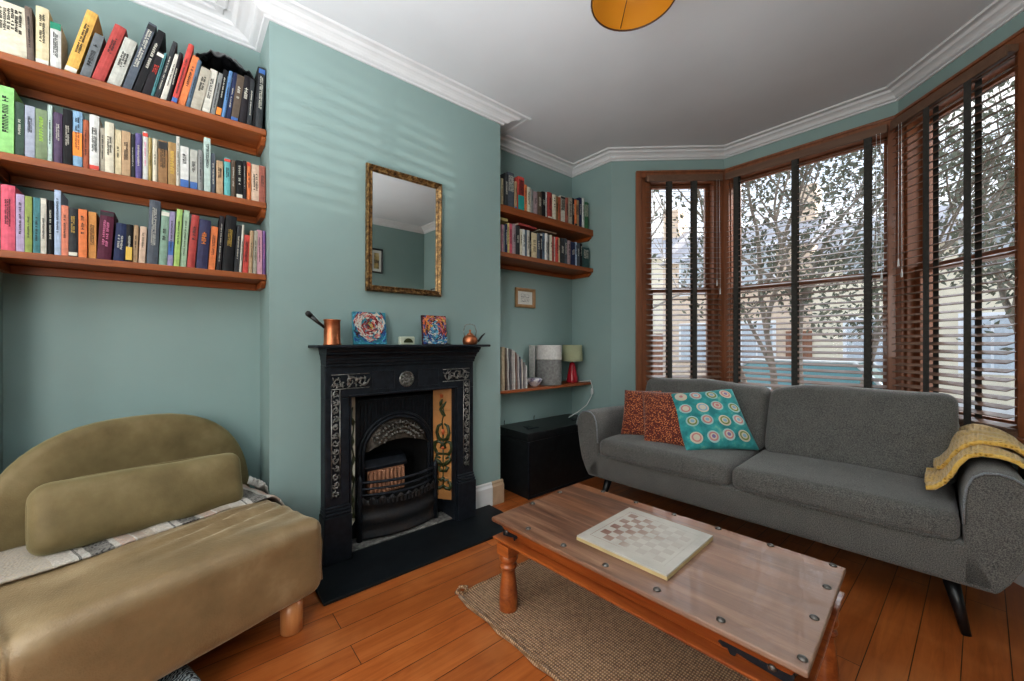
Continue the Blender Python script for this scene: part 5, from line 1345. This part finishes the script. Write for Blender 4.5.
# trees
M_bark=plain('grey_brown_bark',(.20,.17,.14),.95,var=.3,scale=10); M_bark2=plain('pale_bark',(.32,.29,.26),.95,var=.3,scale=10)
M_leaf=Mat('tree_leaves'); _f=M_leaf.noise(M_leaf.mp(),3,3); M_leaf.set(color=M_leaf.ramp(_f,[(.35,(.06,.07,.045)),(.6,(.13,.14,.10)),(.75,(.28,.26,.20))]),rough=.7); M_leaf=M_leaf.m
def tree(loc,label,trunks,crown,nl,seed,ls=.07,bark=M_bark,leafm=M_leaf):
    root=empty('street_tree',loc,label=label,cat='tree'); rd=random.Random(seed)
    g=G(); tips=[]
    def grow(p,d,L,r,depth):
        pts=[p];rr=[r]; q=p
        for k in range(5):
            d=(d+Vector((rd.uniform(-.16,.16),rd.uniform(-.16,.16),rd.uniform(-.06,.10)))).normalized(); q=q+d*L/5; pts.append(q); rr.append(r*(1-.11*(k+1)))
            if k>1 and depth<3 and rd.random()<.75:
                s_=Vector((rd.uniform(-1,1),rd.uniform(-1,1),rd.uniform(0,.7))).normalized()
                grow(q,(d*.5+s_*.8).normalized(),L*.62,r*.5,depth+1)
        g.tube(pts,rr,6 if depth<2 else 4); tips.append(q)
        if depth<3:
            for _ in range(2):
                s_=Vector((rd.uniform(-1,1),rd.uniform(-1,1),rd.uniform(.1,1))).normalized(); grow(q,(d+s_*.8).normalized(),L*.6,r*.5,depth+1)
    for (dx,dy,L,r) in trunks: grow(Vector((dx*.6,dy,0)),Vector((dx*.35,dy*.2,1)).normalized(),L,r,0)
    g.build('trunk',bark,root)
    if nl:
        g=G(); cc=[Vector(c[:3]) for c in crown]; rr_=[c[3] for c in crown]
        for k in range(nl):
            if rd.random()<.45: t=rd.choice(tips)+Vector((rd.gauss(0,.28),rd.gauss(0,.28),rd.gauss(0,.25)))
            else:
                i=rd.randrange(len(cc)); v=Vector((rd.gauss(0,1),rd.gauss(0,1),rd.gauss(0,1))).normalized(); t=cc[i]+v*rr_[i]*rd.uniform(.35,1)**.6
            a=Vector((rd.uniform(-1,1),rd.uniform(-1,1),rd.uniform(-1,1))).normalized(); b=a.orthogonal().normalized(); s_=ls*rd.uniform(.5,1.2)
            g.add([tuple(t-a*s_),tuple(t+b*s_*.45),tuple(t+a*s_),tuple(t-b*s_*.45)],[(0,1,2,3)])
        g.build('foliage',leafm,root)
    return root
tree((.62,5.65,-.56),'leafy multi stemmed tree close outside the middle window',[(-.35,0,2.1,.05),(.1,.1,2.3,.06),(.5,0,2.2,.055),(.9,.1,2.0,.05)],[(-.5,0,2.6,.75),(.4,.2,3.2,.95),(1.2,.3,3.2,1.0),(.6,0,2.3,.6),(1.4,.4,4.1,1.0),(.2,.2,4.0,.8)],9500,11,.042)
tree((5.6,7.4,-.56),'dark leafy tree filling the right window, beside the white house',[(0,0,2.4,.12),(.4,.1,2.0,.08)],[(0,0,3.8,1.5),(1.2,.4,4.6,1.5),(-.8,-.2,3.2,1.1),(1.0,0,3.0,1.2),(.2,0,5.4,1.2)],11000,5,.075)
tree((-3.2,7.2,-.56),'bare pale branched tree outside the narrow left window',[(.1,0,2.6,.12),(.7,-.1,2.4,.08),(-.7,0,2.2,.08)],[(0,0,3.6,1.3)],260,23,.07,M_bark2)
tree((2.9,9.8,-.62),'small leafy street tree behind the leafy multi stemmed one',[(0,0,2.2,.09)],[(0,0,3.2,1.1),(.6,0,4.0,.9)],3500,31,.075)
# parked cars
M_tyre=plain('tyre_rubber',(.04,.04,.04),.8)
M_cglass=Mat('car_glass'); M_cglass.set(color=(.12,.26,.28),rough=.1,spec=.8); M_cglass=M_cglass.m
def car(loc,c,label,rz=0):
    root=empty('parked_car',loc,rz,label=label,cat='car',group='cars parked along the street')
    m=plain('car_paint_%s'%label.split()[0],c,.3,coat=.5)
    g=G(); sec=[(-2.05,.35),(-2.1,.62),(-2.0,.84),(-1.1,.95),(1.5,.95),(2.05,.88),(2.12,.6),(2.05,.35)]
    g.prism(sec,-.84,.84,'y'); g.build('body',m,root,bevel=.06,seg=3)
    g=G(); g.add([(-1.0,-.80,.94),(1.75,-.80,.94),(1.75,.80,.94),(-1.0,.80,.94),(-.25,-.62,1.42),(1.25,-.62,1.42),(1.25,.62,1.42),(-.25,.62,1.42)],[(4,5,6,7),(0,1,5,4),(1,2,6,5),(2,3,7,6),(3,0,4,7)]); g.build('window_glass',M_cglass,root)
    g=G(); g.box(-.28,1.28,-.64,.64,1.415,1.45)
    for x in (-.0,.62): g.box(x-.03,x+.03,-.80,-.62,.94,1.43) if False else None
    for sy in (-1,1):
        for (xa,xb) in ((-1.0,-.25),(.45,.45),(1.75,1.25)): g.tube([(xa,sy*.81,.94),(xb,sy*.63,1.43)],.03,6)
    g.build('roof',m,root,bevel=.01)
    for x in (-1.3,1.3):
        for y in (-.78,.78):
            g=G(); g.lathe([(.2,-.09),(.31,-.09),(.32,-.05),(.32,.05),(.31,.09),(.2,.09)],(x,y,.32),20,axis='y'); g.build('wheel',M_tyre,root)
    return root
car((-.35,9.0,-.62),(.42,.45,.47),'silver hatchback parked in the road seen through the middle window')
car((-5.6,9.0,-.62),(.45,.52,.60),'pale blue car parked in the road beyond the narrow left window')
car((6.4,9.6,-.62),(.15,.28,.50),'blue car parked in the road seen through the right window')
# hedge
g=G(); rd=random.Random(77)
for k in range(5000):
    t=Vector((rd.uniform(4.2,9.5),rd.uniform(5.7,6.2),rd.uniform(-.5,.35+.1*math.sin(k)))); a=Vector((rd.uniform(-1,1),rd.uniform(-1,1),rd.uniform(-1,1))).normalized(); b=a.orthogonal().normalized()
    g.add([tuple(t-a*.05),tuple(t+b*.025),tuple(t+a*.05),tuple(t-b*.025)],[(0,1,2,3)])
tag(g.build('garden_hedge',M_leaf),'low green hedge behind the garden wall at the right window','hedge')

# ------------------------------------------------------------------ sky and light
w=bpy.data.worlds.new('sky'); SC.world=w; w.use_nodes=True; nt=w.node_tree; N=nt.nodes; bg=N['Background']
tc_=N.new('ShaderNodeTexCoord'); sp=N.new('ShaderNodeSeparateXYZ'); nt.links.new(tc_.outputs['Generated'],sp.inputs[0])
r1=N.new('ShaderNodeValToRGB'); nt.links.new(sp.outputs[2],r1.inputs[0]); e=r1.color_ramp.elements; e[0].position=0; e[0].color=(.95,.93,.88,1); e[1].position=.55; e[1].color=(.42,.60,.85,1)
nz=N.new('ShaderNodeTexNoise'); nt.links.new(tc_.outputs['Generated'],nz.inputs['Vector']); nz.inputs['Scale'].default_value=3.5; nz.inputs['Detail'].default_value=5
r2=N.new('ShaderNodeValToRGB'); nt.links.new(nz.outputs['Fac'],r2.inputs[0]); r2.color_ramp.elements[0].position=.45; r2.color_ramp.elements[1].position=.62
mx=N.new('ShaderNodeMix'); mx.data_type='RGBA'; nt.links.new(r2.outputs[0],mx.inputs[0]); nt.links.new(r1.outputs[0],mx.inputs[6]); mx.inputs[7].default_value=(.95,.95,.95,1)
nt.links.new(mx.outputs[2],bg.inputs[0]); bg.inputs[1].default_value=1.7

def lamp(name,typ,loc,direction,energy,color=(1,1,1),**k):
    d=bpy.data.lights.new(name,typ); d.energy=energy; d.color=color
    for a,v in k.items(): setattr(d,a,v)
    o=bpy.data.objects.new(name,d); COL.objects.link(o); o.location=loc
    o.rotation_euler=Vector(direction).to_track_quat('-Z','Y').to_euler(); return o
lamp('sun','SUN',(4,10,8),(-.62,-.70,-.36),13.0,(1,.97,.93),angle=R_(50))
lamp('sky_glow','SUN',(0,10,8),(.40,-.85,-.40),6.5,(.90,.95,1),angle=R_(70))
lamp('rear_fill_light','AREA',(2.9,-1.9,1.7),(-.75,.75,-.05),60,(1,.97,.93),shape='RECTANGLE',size=1.4,size_y=1.6)  # added fill lamp behind the camera; the back wall has no window
lamp('right_wall_fill','AREA',(.9,-1.9,1.6),(.75,.9,.1),30,(1,.97,.93),shape='RECTANGLE',size=1.0,size_y=1.4)  # added fill lamp to brighten the right and far walls
lamp('ceiling_fill','AREA',(1.9,-.9,.9),(-.1,.25,1),75,(.93,.97,1),shape='DISK',size=1.6,spread=R_(115))  # added lamp facing up, fills in light on the ceiling

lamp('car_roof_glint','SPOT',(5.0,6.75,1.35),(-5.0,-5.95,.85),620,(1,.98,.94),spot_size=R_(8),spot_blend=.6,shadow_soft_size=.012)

# ------------------------------------------------------------------ camera
cam=bpy.data.cameras.new('camera'); cam.sensor_width=36; cam.lens=396/1024*36; cam.shift_y=1.5/1024; cam.clip_start=.02
co=bpy.data.objects.new('camera',cam); COL.objects.link(co); co.location=(2.232,0,1.15); co.rotation_euler=(R_(90),0,R_(49.88)); SC.camera=co
SC.view_settings.view_transform='Standard'; SC.view_settings.look='Medium High Contrast'; SC.view_settings.exposure=0; SC.view_settings.gamma=1
SC.cycles.use_denoising=True; SC.cycles.max_bounces=8; SC.cycles.transparent_max_bounces=16; SC.cycles.sample_clamp_indirect=4
